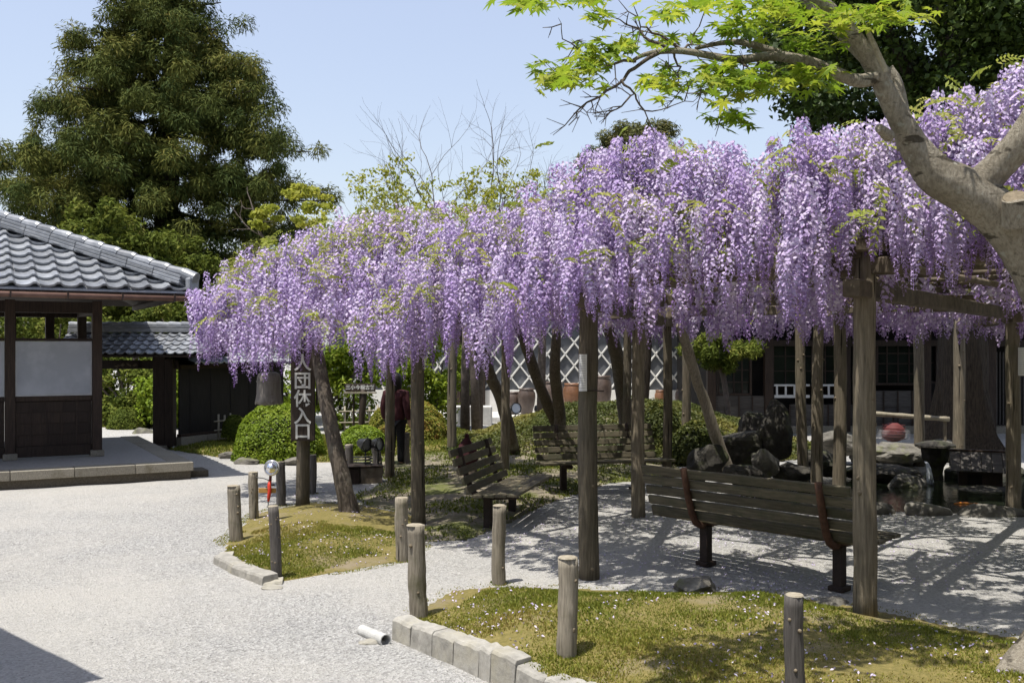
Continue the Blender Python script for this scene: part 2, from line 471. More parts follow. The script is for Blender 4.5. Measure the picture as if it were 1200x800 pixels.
# clear globe
m, nt, b = nodes_of('clear_glass')
b.inputs['Base Color'].default_value = (.95, .95, .95, 1); b.inputs['Roughness'].default_value = .05
b.inputs['Alpha'].default_value = .12
MATS['clear_glass'] = m
M = MATS

# ================================================================ SETTING
# gravel ground: a fine sheet near, one sheet to the horizon (pond left open)
POND = [(3.6, 12.55), (5.2, 12.35), (7.0, 12.2), (8.8, 12.5), (9.6, 14.0), (9.0, 16.2), (7.2, 17.0), (5.2, 16.6), (3.8, 15.6), (3.1, 14.0)]
def grid_sheet(x0, x1, y0, y1, step, zf, keep=None):
    xs = np.arange(x0, x1 + step / 2, step); ys = np.arange(y0, y1 + step / 2, step)
    X, Y = np.meshgrid(xs, ys)
    Z = zf(X, Y)
    V = np.stack([X, Y, Z], -1).reshape(-1, 3)
    nx, ny = len(xs), len(ys)
    i = (np.arange(ny - 1)[:, None] * nx + np.arange(nx - 1)[None, :]).ravel()
    F = np.stack([i, i + 1, i + nx + 1, i + nx], 1)
    if keep is not None:
        c = V[F].mean(1)
        F = F[keep(c[:, 0], c[:, 1])]
        used = np.unique(F)
        mp = np.full(len(V), -1); mp[used] = np.arange(len(used))
        V = V[used]; F = mp[F]
    return V, F
gz = lambda X, Y: (fbm(X * .9, Y * .9) - .5) * .025 + (vnoise(X * 5, Y * 5) - .5) * .008 - np.where(in_poly(X, Y, POND), .5, 0)
V, F = grid_sheet(-9.0, 12.0, 3.0, 24.0, .12, gz)
ground = obj('ground', np_mesh('ground', V, F, M['gravel'], smooth=True)); tag(ground, 'pale grey gravel ground of the garden court', None, None, 'structure')
mb = MB()
for (x0, x1, y0, y1) in ((-400, 400, -60, 3.0), (-400, 400, 24.0, 900), (-400, -9.0, 3.0, 24.0), (12.0, 400, 3.0, 24.0)):
    mb.add([(x0, y0, 0), (x1, y0, 0), (x1, y1, 0), (x0, y1, 0)], [(0, 1, 2, 3)])
obj('ground_beyond', mb, M['gravel'], ground)
# loose pebbles
n = 3200
yy = 5.2 + 8 * rng.random(n) ** 1.6; xx = (rng.random(n) * 1.2 - .6) * yy
ok = xx < 3.2; xx, yy = xx[ok], yy[ok]; n = len(xx)
s = .003 + .006 * rng.random(n) ** 2
oc = np.array([(1, 0, 0), (0, 1, 0), (-1, 0, 0), (0, -1, 0), (0, 0, .7), (0, 0, -.7)])
P = np.stack([xx, yy, gz(xx, yy) + s * .3], 1)
V = (P[:, None, :] + oc[None] * s[:, None, None] * (.6 + .8 * rng.random((n, 6, 1)))).reshape(-1, 3)
of = np.array([(0, 1, 4), (1, 2, 4), (2, 3, 4), (3, 0, 4), (1, 0, 5), (2, 1, 5), (3, 2, 5), (0, 3, 5)])
F = (of[None] + (np.arange(n) * 6)[:, None, None]).reshape(-1, 3)
tag(obj('loose_pebbles', np_mesh('loose_pebbles', V, F, M['pebble'])), 'loose pale pebbles strewn over the gravel', 'pebbles', None, 'stuff')

# ---- moss beds -------------------------------------------------
def sm(t):
    t = np.clip(t, 0, 1); return t * t * (3 - 2 * t)
BED1 = [(-.80, 6.90), (-.10, 6.02), (1.1, 4.5), (2.0, 3.4), (6.5, 3.4), (6.5, 6.2), (4.6, 6.5), (3.4, 7.0), (2.75, 7.75), (2.1, 8.25), (1.35, 8.25), (.65, 8.35), (-.07, 8.45), (-.5, 8.3), (-.72, 7.7)]
KERB1 = [(-.80, 6.90), (-.10, 6.02), (1.1, 4.5), (2.0, 3.4)]
OPEN1 = [(6.5, 6.2), (4.6, 6.5), (3.4, 7.0), (2.75, 7.75), (2.1, 8.25), (1.35, 8.25), (.65, 8.35), (-.07, 8.45), (-.5, 8.3), (-.72, 7.7), (-.82, 6.92)]
def h1(x, y):
    d = poly_dist(x, y, OPEN1, False)
    dk = poly_dist(x, y, KERB1, False)
    return .20 * sm(d / 1.1) * (.72 + .28 * sm(dk / .6)) + (fbm(np.asarray(x) * 2.2, np.asarray(y) * 2.2) - .5) * .09 * sm(d / .5) * sm(dk / .4) + .006
BED2 = [(-2.80, 9.60), (-2.42, 8.95), (-2.07, 8.50), (-1.55, 9.0), (-1.05, 9.45), (-.95, 10.4), (-1.15, 12.0), (-1.9, 12.9), (-2.7, 13.1), (-3.15, 12.2), (-3.05, 11.0), (-2.95, 10.3)]
OPEN2 = [(-2.07, 8.48), (-1.55, 9.0), (-1.05, 9.45), (-.95, 10.4), (-1.15, 12.0), (-1.9, 12.9), (-2.7, 13.1), (-3.15, 12.2), (-3.05, 11.0), (-2.95, 10.3), (-2.82, 9.62)]
def h2(x, y):
    d = poly_dist(x, y, OPEN2, False)
    return .10 * sm(d / .9) + (fbm(np.asarray(x) * 2.2 + 8, np.asarray(y) * 2.2) - .5) * .07 * sm(d / .4) + .006
def bed(name, poly, hf, label, step, nblade, npet, blen, kl, op, name_far=False):
    xs = [p[0] for p in poly]; ys = [p[1] for p in poly]
    V, F = grid_sheet(min(xs), max(xs), min(ys), max(ys), step, lambda X, Y: np.where(in_poly(X, Y, poly), hf(X, Y), -.03), lambda x, y: in_poly(x, y, poly) & (poly_dist(x, y, kl, False) > .03))
    o = obj(name, np_mesh(name, V, F, M['moss_soil'], smooth=True)); tag(o, label, None, None, 'structure')
    def scatter(n):
        x = min(xs) + (max(xs) - min(xs)) * rng.random(n * 3); y = min(ys) + (max(ys) - min(ys)) * rng.random(n * 3)
        k = in_poly(x, y, poly) & (np.abs(x) < y * .56 + .2) & (poly_dist(x, y, poly) > .03)
        return x[k][:n], y[k][:n]
    x, y = scatter(nblade)
    k = (fbm(x * 1.6 + 3, y * 1.6) + .35 * rng.random(len(x)) > .60) & (poly_dist(x, y, op, False) > .45 * fbm(x * 3, y * 3) - .05 + .1 * rng.random(len(x)))
    if name_far: k &= y < 10.7 + .9 * (fbm(x * 2, y * 2) - .5) * 2
    x, y = x[k], y[k]
    P = np.stack([x, y, hf(x, y)], 1)
    n = len(P)
    L = blen * (.5 + rng.random(n)) * (.6 + .8 * vnoise(x * 4, y * 4))
    D = unit(rng.normal(size=(n, 3)) * .55 + np.array([0, 0, 1]))
    side = unit(np.cross(D, rng.normal(size=(n, 3)))) * (L * .22)[:, None]
    Vb = np.stack([P - side, P + side, P + D * L[:, None]], 1).reshape(-1, 3)
    t = np.clip(.75 * fbm(x * .9 + 20, y * .9 + 4) * 1.3 - .15 + .45 * rng.random(n), 0, 1)
    tag(obj('moss', np_mesh('moss', Vb, np.arange(3 * n).reshape(n, 3), M['moss_blade'], t), None, o), None, None, None, 'stuff')
    m_ = 60000; x = min(xs) - .2 + (max(xs) - min(xs) + .4) * rng.random(m_); y = min(ys) - .2 + (max(ys) - min(ys) + .4) * rng.random(m_)   # ragged fringe creeping over the gravel
    dd_ = poly_dist(x, y, op, False); k = ~in_poly(x, y, poly) & (dd_ < .16 * (.2 + fbm(x * 3 + 7, y * 3))) & (np.abs(x) < y * .56) & (poly_dist(x, y, kl, False) > .25); x, y = x[k], y[k]
    if len(x):
        P = np.stack([x, y, np.full(len(x), .002)], 1); n = len(P); L = blen * .8 * (.4 + rng.random(n)); D = unit(rng.normal(size=(n, 3)) * .6 + np.array([0, 0, 1])); side = unit(np.cross(D, rng.normal(size=(n, 3)))) * (L * .3)[:, None]
        tag(obj('moss', np_mesh('moss', np.stack([P - side, P + side, P + D * L[:, None]], 1).reshape(-1, 3), np.arange(3 * n).reshape(n, 3), M['moss_blade'], .3 + .7 * rng.random(n)), None, o), None, None, None, 'stuff')
    x, y = scatter(npet)
    k = (vnoise(x * 2.2, y * 2.2) * .9 + .45 * rng.random(len(x)) > .74)
    x, y = x[k], y[k]
    P = np.stack([x, y, hf(x, y) + blen * .75], 1)
    Vp, Fp = leaf_quads(P, unit(rng.normal(size=(len(P), 3)) * .5 + np.array([0, 0, 1])), .018 + .012 * rng.random(len(P)), .013)
    tag(obj('fallen_petals', np_mesh('fallen_petals', Vp, Fp, M['petal_fallen'], rng.random(len(P))), None, o), None, None, None, 'stuff')
    return o
bed1 = bed('moss_bed', BED1, h1, 'mossy raised bed edged with pale stones in the foreground', .05, 210000, 2200, .018, KERB1, OPEN1[:-1])
bed2 = bed('moss_bed', BED2, h2, 'small mossy bed with a rounded pale kerb beside the gravel', .05, 80000, 800, .018, [(-2.80, 9.60), (-2.42, 8.95), (-2.07, 8.50)], OPEN2[1:-1], True)
def kerb(parent, pts, w, hts, thick, mat):
    # walk along the polyline, one irregular stone after another
    pts = [Vector((p[0], p[1], 0)) for p in pts]
    i = 0; a = pts[0]; k = 0
    while i < len(pts) - 1:
        L = w[k % len(w)]
        d = (pts[i + 1] - a)
        if d.length < L * 1.3:
            e = pts[i + 1]; nxt = True
        else:
            e = a + d.normalized() * L; nxt = False
        t = (e - a).normalized(); nrm = Vector((t.y, -t.x, 0)) * -1
        h = hts[k % len(hts)]
        mb = MB()
        n = 6; vs = []
        for j in range(n):
            p = a.lerp(e, (j + .0) / (n - 1)); p = p + t * (.004 if j == 0 else (-.004 if j == n - 1 else 0))
            z = h + (random.random() - .5) * .016; o_ = (random.random() - .5) * .012
            vs += [p - nrm * (.012 + o_) + Vector((0, 0, -.1)), p + nrm * (.004 + o_) + Vector((0, 0, z - .02)), p + nrm * .018 + Vector((0, 0, z)), p + nrm * (thick - .02) + Vector((0, 0, z + .004)), p + nrm * thick + Vector((0, 0, -.1))]
        fs = []
        for j in range(n - 1):
            for q in range(4): fs.append((j * 5 + q, (j + 1) * 5 + q, (j + 1) * 5 + q + 1, j * 5 + q + 1))
        fs += [(0, 1, 2, 3, 4), tuple((n - 1) * 5 + q for q in (4, 3, 2, 1, 0))]
        mb.add(vs, fs)
        obj('kerb_stone', mb, mat, parent, bevel=.004)
        a = e; k += 1
        if nxt: i += 1
kerb(bed1, [(-.83, 6.90), (-.13, 6.02), (1.07, 4.5), (1.9, 3.45)], [.235, .26, .24, .27, .255], [.155, .16, .17, .175, .185, .19], .15, M['pale_stone'])
kerb(bed2, [(-2.86, 9.72), (-2.80, 9.35), (-2.50, 8.90), (-2.12, 8.47), (-1.95, 8.50)], [.8, .62, .62, .3], [.03, .085, .085, .03], .17, M['pale_stone'])

# shaded soil under the trellis
SOIL = [(-1.02, 10.3), (-.45, 10.5), (-.05, 11.4), (.45, 12.9), (1.5, 15.0), (2.6, 15.6), (2.9, 17.4), (1.0, 18.6), (-1.6, 19.4), (-3.3, 18.2), (-2.4, 16.6), (-1.9, 15.2), (-2.2, 13.6), (-1.9, 12.9), (-1.15, 12.0)]
sz = lambda X, Y: .012 + .10 * sm(poly_dist(X, Y, SOIL) / .9) * (.35 + fbm(X * 1.5, Y * 1.5)) * 1.0
V, F = grid_sheet(-3.4, 3.0, 10.2, 19.5, .1, lambda X, Y: np.where(in_poly(X, Y, SOIL), sz(X, Y), -.04), lambda x, y: in_poly(x, y, SOIL))
soil = obj('garden_soil', np_mesh('garden_soil', V, F, M['shade_soil'], smooth=True)); tag(soil, 'shaded bare soil with moss patches under the trellis', None, None, 'structure')
x = -3.4 + 6.4 * rng.random(60000); y = 10.2 + 9.3 * rng.random(60000)
k = in_poly(x, y, SOIL) & (fbm(x * 1.3 + 3, y * 1.3) + .25 * rng.random(60000) > .63); x, y = x[k], y[k]
P = np.stack([x, y, sz(x, y)], 1); n = len(P); L = .035 * (.5 + rng.random(n))
D = unit(rng.normal(size=(n, 3)) * .5 + np.array([0, 0, 1])); side = unit(np.cross(D, rng.normal(size=(n, 3)))) * (L * .25)[:, None]
tag(obj('moss', np_mesh('moss', np.stack([P - side, P + side, P + D * L[:, None]], 1).reshape(-1, 3), np.arange(3 * n).reshape(n, 3), M['moss_blade'], .6 * rng.random(n)), None, soil), None, None, None, 'stuff')

# petals fallen on the gravel below the flowers
n = 5200
x = -3 + 8 * rng.random(n); y = 8.3 + 6.5 * rng.random(n) ** 1.3
k = (vnoise(x * 1.7, y * 1.7) > .35) & ~in_poly(x, y, POND) & ~in_poly(x, y, BED1) & ~in_poly(x, y, BED2) & (x > 1.8 - (y - 7.5) * .9); x, y = x[k], y[k]
P = np.stack([x, y, gz(x, y) + .012], 1)
Vp, Fp = leaf_quads(P, unit(rng.normal(size=(len(P), 3)) * .4 + np.array([0, 0, 1])), .022, .016)
tag(obj('fallen_petals', np_mesh('fallen_petals', Vp, Fp, M['petal_fallen'], rng.random(len(P)))), 'fallen lilac petals scattered on the shaded gravel', 'petals', None, 'stuff')

# ---- planted mound behind the benches -------------------------
mc = (2.35, 20.4)
def mz(X, Y):
    q = ((X - mc[0]) / 3.9) ** 2 + ((Y - mc[1]) / 3.3) ** 2
    return .90 * np.clip(1 - q, 0, 1) ** 1.25 + (fbm(X, Y) - .5) * .25 * np.clip(1.1 - q, 0, 1) - .03
V, F = grid_sheet(mc[0] - 4.0, mc[0] + 4.0, mc[1] - 3.4, mc[1] + 3.4, .15, mz, lambda x, y: ((x - mc[0]) / 3.95) ** 2 + ((y - mc[1]) / 3.35) ** 2 < 1)
mound = obj('planted_mound', np_mesh('planted_mound', V, F, M['shade_soil'], smooth=True)); tag(mound, 'low earth mound covered in creeping shrubs behind the benches', None, None, 'structure')
n = 52000
a = rng.random(n) * 2 * math.pi; r = np.sqrt(rng.random(n))
x = mc[0] + 3.85 * r * np.cos(a); y = mc[1] + 3.3 * r * np.sin(a)
k = (fbm(x * .8 + 11, y * .8) + .2 * rng.random(n) > .50) & (y < mc[1] + .8); x, y = x[k], y[k]
P = np.stack([x, y, mz(x, y) + .02 + .07 * rng.random(len(x)) * vnoise(x * 2, y * 2) * 2], 1)
Vp, Fp = leaf_quads(P, unit(rng.normal(size=(len(P), 3)) * .6 + np.array([0, -.2, .8])), .06, .04)
tag(obj('ground_cover', np_mesh('ground_cover', Vp, Fp, M['ivy_leaf'], np.clip(fbm(x * .7, y * .7) * 1.6 - .4 + .3 * rng.random(len(x)), 0, 1)), None, mound), None, None, None, 'stuff')

# ---- unseen trees added behind and right of the viewer to block low sky light
wb_pts = []
for i in range(520):
    t = rng.random()
    if t < .62: c = (-16 + 34 * rng.random(), -7.5 - 2.5 * rng.random())
    else: c = (13.5 + 2.5 * rng.random(), -7 + 24 * rng.random())
    wb_pts.append((c[0], c[1], .4 + 8.6 * rng.random() * (.75 + .25 * math.sin(c[0] * .9 + c[1] * .6))))
wb_o = foliage('sky_blocking_trees', wb_pts, rng.uniform(.8, 1.3, 520), 70, .50, .30, M['evergreen_leaf'], None)
tag(wb_o, 'unseen belt of dark trees added beyond the right edge to block sky light', 'trees', None, 'stuff')

# ---- lawn strips ------------------------------------------------
def lawn(name, poly, z, n, label, blen=.05):
    xs = [p[0] for p in poly]; ys = [p[1] for p in poly]
    zf = lambda X, Y: .01 + z * sm(poly_dist(X, Y, poly) / .5) + (fbm(X * 2, Y * 2) - .5) * .04
    V, F = grid_sheet(min(xs), max(xs), min(ys), max(ys), .12, lambda X, Y: np.where(in_poly(X, Y, poly), zf(X, Y), -.03), lambda x, y: in_poly(x, y, poly))
    o = obj(name, np_mesh(name, V, F, M['moss_soil'], smooth=True)); tag(o, label, None, None, 'structure')
    x = min(xs) + (max(xs) - min(xs)) * rng.random(n); y = min(ys) + (max(ys) - min(ys)) * rng.random(n)
    k = in_poly(x, y, poly); x, y = x[k], y[k]; P = np.stack([x, y, zf(x, y)], 1); m_ = len(P)
    L = blen * (.5 + rng.random(m_)); D = unit(rng.normal(size=(m_, 3)) * .5 + np.array([0, 0, 1])); sd = unit(np.cross(D, rng.normal(size=(m_, 3)))) * (L * .25)[:, None]
    tag(obj('moss', np_mesh('moss', np.stack([P - sd, P + sd, P + D * L[:, None]], 1).reshape(-1, 3), np.arange(3 * m_).reshape(m_, 3), M['moss_blade'], .75 * rng.random(m_)), None, o), None, None, None, 'stuff')
    return o
lawn('moss_strip', [(-6.9, 20.0), (-5.6, 18.7), (-4.4, 17.9), (-3.2, 17.7), (-2.9, 19.2), (-3.2, 21.5), (-4.6, 23.5), (-6.0, 22.3)], .10, 26000, 'moss strip in front of the black board wall')
lawn('garden_bed', [(-3.2, 18.6), (-1.8, 19.0), (-.7, 19.6), (-.4, 22.0), (-1.2, 25), (-3.6, 25), (-3.6, 21)], .12, 24000, 'planted bed round the azalea behind the trellis')
lawn('garden_lawn', [(-12, 26), (-7.6, 25.5), (-7.0, 30), (-12, 31)], .1, 20000, 'mossy garden seen through the gateway', .07)

# ---- pond -------------------------------------------------------
zc = -.07
mb = MB(); mb.add([(p[0], p[1], zc) for p in POND], [tuple(range(len(POND)))])
tag(obj('pond_water', mb, M['pond_water']), 'dark still pond water', None, None, 'structure')
def rock_mesh(name, sx, sy, sz, mat, seed, sub=3, rough_=.28, parent=None, loc=None, rz=0.0):
    r_ = np.random.default_rng(seed)
    import bmesh
    bm = bmesh.new(); bmesh.ops.create_icosphere(bm, subdivisions=sub + 1, radius=1)
    ph = r_.random((12, 3)) * 6; dr = r_.normal(size=(12, 3))
    pl = unit(r_.normal(size=(12, 3))); pd = .55 + .33 * r_.random(12)
    for v in bm.verts:
        p = np.array(v.co)
        for q, w in zip(pl, pd):                 # cut facets
            e = p @ q - w
            if e > 0: p = p - q * e * .85
        d = sum(math.sin(p @ dr[i] * (2 + 1.3 * i) + ph[i, 0]) / (1 + .7 * i) for i in range(12)) * rough_ * .26
        p = p * (1 + d)
        v.co = (p[0] * sx, p[1] * sy, p[2] * sz)
    me = bpy.data.meshes.new(name); bm.to_mesh(me); bm.free()
    o = obj(name, me, mat, parent, loc, (0, 0, rz))
    return o
ROCKS = []
def rock(px, py, d, w, h, label, mat='dark_stone', seed=1, depth=None, group='rocks round the pond', rz=0.0, name='rock'):
    p = at(px, py, d)                      # p = middle of the rock
    o = rock_mesh(name, w / 2, (depth or w * .8) / 2, h / 2, M[mat], seed, loc=p, rz=rz)
    tag(o, label, 'rock', group)
    ROCKS.append(o); return o

# ================================================================ BUILDINGS
def frame(o, eu):
    """local frame helper: returns f(u, v, z) -> world"""
    eu = Vector((eu[0], eu[1], 0)).normalized(); ev = Vector((-eu.y, eu.x, 0)); o = Vector((o[0], o[1], 0))
    return lambda u, v, z=0.0: o + eu * u + ev * v + Vector((0, 0, z))
def tile_mesh(w, ln, amp):
    prof = []
    for i in range(9):
        u = i / 8
        z = -amp * .55 * math.sin(math.pi * u / .64) if u < .64 else amp * math.sin(math.pi * (u - .64) / .36)
        prof.append((u * w, z))
    vs = []
    t = amp * .8
    for (x, z) in prof: vs.append((x, 0, z + t))        # lower edge, lip thickness t
    for (x, z) in prof: vs.append((x, ln, z))
    for (x, z) in prof: vs.append((x, 0, z - .002))
    n = 9; fs = []
    for i in range(8):
        fs.append((i, i + 1, n + i + 1, n + i)); fs.append((2 * n + i, 2 * n + i + 1, i + 1, i))
    me = bpy.data.meshes.new('roof_tile'); me.from_pydata(vs, [], fs)
    me.polygons.foreach_set('use_smooth', [False] * len(fs)); me.materials.append(M['roof_tile'])
    return me
def tile_face(parent, f, u_lo, u_hi, v0, v1, z0, slope, w, ln, me, clip=None, join=None):
    """tiles on a roof face rising from v0 (eave) to v1; f(u,v,z)->world"""
    rise = (v1 - v0) * slope; L = math.hypot(v1 - v0, rise); rows = int(L / ln)
    ang = math.atan(slope)
    exu = (f(1, 0) - f(0, 0)).normalized(); exv = (f(0, 1) - f(0, 0)).normalized()
    ys = exv * math.cos(ang) + Vector((0, 0, math.sin(ang))); zs = exu.cross(ys)
    tilt = math.radians(3.0)
    for r_ in range(rows):
        s = r_ * ln
        v = v0 + s * math.cos(ang); z = z0 + s * math.sin(ang)
        k = 0; u = u_lo
        while u < u_hi - .01:
            if clip is None or clip(u + w * .5, v):
                p = f(u, v, z) + zs * (.030 + random.random() * .004)
                y2 = ys * math.cos(tilt) - zs * math.sin(tilt); z2 = exu.cross(y2)
                jx = (random.random() - .5) * .012
                mtx = Matrix(((exu.x, y2.x, z2.x, p.x + exu.x * jx), (exu.y, y2.y, z2.y, p.y + exu.y * jx), (exu.z, y2.z, z2.z, p.z), (0, 0, 0, 1)))
                if join is None:
                    o = bpy.data.objects.new('roof_tile', me); COL.objects.link(o); o.parent = parent; o.matrix_world = mtx
                    o.matrix_parent_inverse = Matrix.Identity(4); o.matrix_basis = mtx
                else:
                    join.add([mtx @ vv.co for vv in me.vertices], [tuple(pp.vertices) for pp in me.polygons])
            u += w

# ---- pavilion on the left --------------------------------------
pv = thing('pavilion', 'open sided timber pavilion with grey tiled hip roof at the left edge', 'pavilion')
f = frame((-4.94, 15.5), (.874, .486))
PT = .26
def fbox(mb, f, u0, u1, v0, v1, z0, z1):
    return mb.add([f(u, v, z) for u in (u0, u1) for v in (v0, v1) for z in (z0, z1)], [(0, 1, 3, 2), (4, 6, 7, 5), (0, 4, 5, 1), (2, 3, 7, 6), (0, 2, 6, 4), (1, 5, 7, 3)])
mb = fbox(MB(), f, -7.5, -.03, .06, 5.6, -.05, PT - .11); obj('platform', mb, M['granite_dark'], pv, bevel=.01)
mb = fbox(MB(), f, -7.5, -.30, .36, 5.4, PT - .11, PT - .004); obj('floor', mb, M['floor_stone'], pv)
for i in range(9):                          # edge slabs
    fb = fbox(MB(), f, -.85 * (i + 1) + .006, -.85 * i - .004, 0, .34, PT - .13, PT + random.random() * .004)
    obj('edge_slab', fb, M['granite'], pv, bevel=.008)
for i in range(6):
    fb = fbox(MB(), f, -.34, 0.0, .345 + .85 * i, .345 + .85 * i + .84, PT - .13, PT + random.random() * .004)
    obj('edge_slab', fb, M['granite'], pv, bevel=.008)
obj('step_stone', fbox(MB(), f, -.02, .28, .25, .7, -.05, .10), M['granite_dark'], pv, bevel=.012)
cols = [(-1.2, 1.75), (-2.48, 1.75), (-3.76, 1.75), (-5.04, 1.75), (-1.2, 4.0), (-1.72, 4.25), (-2.35, 4.25), (-3.6, 4.25), (-5.04, 4.25)]
for (u, v) in cols:
    w = .075
    obj('column', fbox(MB(), f, u - w, u + w, v - w, v + w, PT + .10, 2.80), M['wood_dark'], pv, bevel=.008)
    obj('column_base', fbox(MB(), f, u - w - .03, u + w + .03, v - w - .03, v + w + .03, PT - .002, PT + .10), M['granite'], pv, bevel=.01)
for (u0, u1) in ((-2.48, -1.2), (-3.76, -2.48), (-5.04, -3.76)):
    a, b_ = u0 + .078, u1 - .078
    obj('back_panel', fbox(MB(), f, a, b_, 1.78, 1.795, PT + .2, PT + .93), M['wood_dark'], pv)
    obj('bottom_rail', fbox(MB(), f, a, b_, 1.72, 1.80, PT + .03, PT + .20), M['wood_dark'], pv, bevel=.006)
    n = 5; w = (b_ - a) / n
    for i in range(n):
        for j in range(4):
            z0 = PT + .205 + j * .178
            obj('wall_board', fbox(MB(), f, a + i * w + .004, a + (i + 1) * w - .004, 1.745 + .003 * (j % 2), 1.775, z0, z0 + .174), M['wood_dark'], pv)
        obj('batten', fbox(MB(), f, a + i * w - .012, a + i * w + .012, 1.728, 1.744, PT + .205, PT + .915), M['wood_dark'], pv)
    obj('middle_rail', fbox(MB(), f, a, b_, 1.715, 1.805, PT + .92, PT + 1.0), M['wood_dark'], pv, bevel=.006)
    pn = obj('notice_panel', fbox(MB(), f, a + .02, b_ - .02, 1.74, 1.77, PT + 1.03, PT + 1.86), M['notice_glass'], pv)
    for (q0, q1, z0, z1) in ((a, a + .022, PT + 1.003, PT + 1.88), (b_ - .022, b_, PT + 1.003, PT + 1.88), (a + .0225, b_ - .0225, PT + 1.003, PT + 1.03), (a + .0225, b_ - .0225, PT + 1.86, PT + 1.88)):
        obj('panel_trim', fbox(MB(), f, q0, q1, 1.725, 1.785, z0, z1), M['steel_trim'], pn)
    obj('top_rail', fbox(MB(), f, a, b_, 1.715, 1.805, PT + 1.885, PT + 1.93), M['wood_dark'], pv, bevel=.006)
obj('lintel', fbox(MB(), f, -7, -1.12, 1.68, 1.82, 2.60, 2.78), M['wood_dark'], pv, bevel=.008)
obj('lintel', fbox(MB(), f, -7, -1.12, 4.18, 4.32, 2.60, 2.78), M['wood_dark'], pv, bevel=.008)
obj('lintel', fbox(MB(), f, -1.27, -1.13, 1.83, 4.17, 2.60, 2.78), M['wood_dark'], pv, bevel=.008)
ZE, SL, D2 = 2.90, .425, 2.85
obj('eave_board', fbox(MB(), f, -7.2, -.04, .03, .09, ZE - .10, ZE - .015), M['wood_dark'], pv)
obj('eave_board', fbox(MB(), f, -.09, -.03, .095, 5.6, ZE - .10, ZE - .015), M['wood_dark'], pv)
g = MB(); g.tube([f(-7.2, -.05, ZE - .085), f(-.01, -.05, ZE - .115)], .042, 10); gut = obj('gutter', g, M['copper_gutter'], pv, smooth=True)
for i in range(9):
    obj('gutter_bracket', fbox(MB(), f, -.3 - .75 * i - .01, -.3 - .75 * i + .01, -.10, .028, ZE - .16, ZE - .05), M['dark_iron'], gut)
for i in range(22):                         # rafters under the eave
    u = -.2 - i * .32
    rf = MB(); rf.bar(f(u, .1, ZE - .07), f(u, min(D2, max(.2, -u - .1)), ZE - .07 + SL * (min(D2, max(.2, -u - .1)) - .1)), .05, .06); obj('rafter', rf, M['wood_dark'], pv)
rs = MB(); top = ZE + SL * D2
E = lambda u, v, dz=0: f(u, v, ZE + SL * min(v, 2 * D2 - v, -u if u > -D2 else 99) + dz)
rs.add([E(0, 0), E(-7.4, 0), E(-7.4, D2), E(-D2, D2), E(0, 2 * D2), E(-7.4, 2 * D2), E(0, 0, -.03), E(-7.4, 0, -.03), E(-7.4, D2, -.03), E(-D2, D2, -.03), E(0, 2 * D2, -.03), E(-7.4, 2 * D2, -.03)],
       [(1, 0, 3, 2), (0, 4, 3), (4, 5, 2, 3), (0, 1, 7, 6), (4, 0, 6, 10)])
roof = obj('roof', rs, M['roof_tile'], pv)
rs = MB(); rs.add([E(-.05, .05, -.034), E(-7.4, .05, -.034), E(-7.4, D2, -.034), E(-D2, D2, -.034), E(-.05, 2 * D2 - .05, -.034), E(-7.4, 2 * D2 - .05, -.034)], [(1, 2, 3, 0), (0, 3, 4), (4, 3, 2, 5)])
obj('soffit', rs, M['wood_dark'], pv)
tm = tile_mesh(.31, .375, .038)
tile_face(roof, f, -5.27, 0, 0, D2, ZE, SL, .31, .335, tm, lambda u, v: -u > v - .02)
jm = MB()
f2 = frame(f(0, 0), (f(0, 1) - f(0, 0)).xy)          # right hand face, its u runs back
f3 = lambda u, v, z=0.0: f(-v, u, z)
tile_face(roof, f3, 0.0, 2 * D2, 0, D2, ZE, SL, .31, .335, tm, lambda u, v: v < min(u, 2 * D2 - u) + .05, jm)
tag(obj('side_roof_tiles', jm, M['roof_tile'], roof), None, None, None, 'stuff')
# hip ridge: layers, cap tiles, end ornament
hp = lambda s, dz: f(-s, s, ZE + SL * s + dz)
for (w, z0, z1) in ((.30, .05, .10), (.26, .105, .15), (.22, .155, .20)):
    n = 8
    for i in range(n):
        a, b_ = hp(.12 + i * (D2 - .12) / n, (z0 + z1) / 2), hp(.12 + (i + 1) * (D2 - .12) / n - .006, (z0 + z1) / 2)
        q = MB(); q.bar(a, b_, w, z1 - z0); obj('ridge_tile', q, M['roof_tile'], roof, bevel=.008)
capm = []
for i in range(13):
    s0 = .10 + i * .215
    q = MB(); q.tube([hp(s0, .225), hp(s0 + .03, .235), hp(s0 + .24, .215)], [.088, .088, .078], 12); obj('cap_tile', q, M['roof_tile'], roof, smooth=False)
q = MB(); q.box(hp(.02, .10), (.26, .09, .22), Matrix.Rotation(math.atan2(.486, .874) + R(45), 3, 'Z')); o = obj('ridge_end_tile', q, M['roof_tile'], roof, bevel=.03)
q = MB(); q.tube([hp(-.03, .215), hp(.12, .235)], [.095, .095], 14); obj('ridge_end_cap', q, M['roof_tile'], roof)
# top ridge
for (w, z0, z1) in ((.34, .03, .12), (.28, .125, .20)):
    q = MB(); q.bar(f(-7.4, D2, top + (z0 + z1) / 2), f(-D2 + .1, D2, top + (z0 + z1) / 2), w, z1 - z0); obj('ridge_tile', q, M['roof_tile'], roof, bevel=.008)

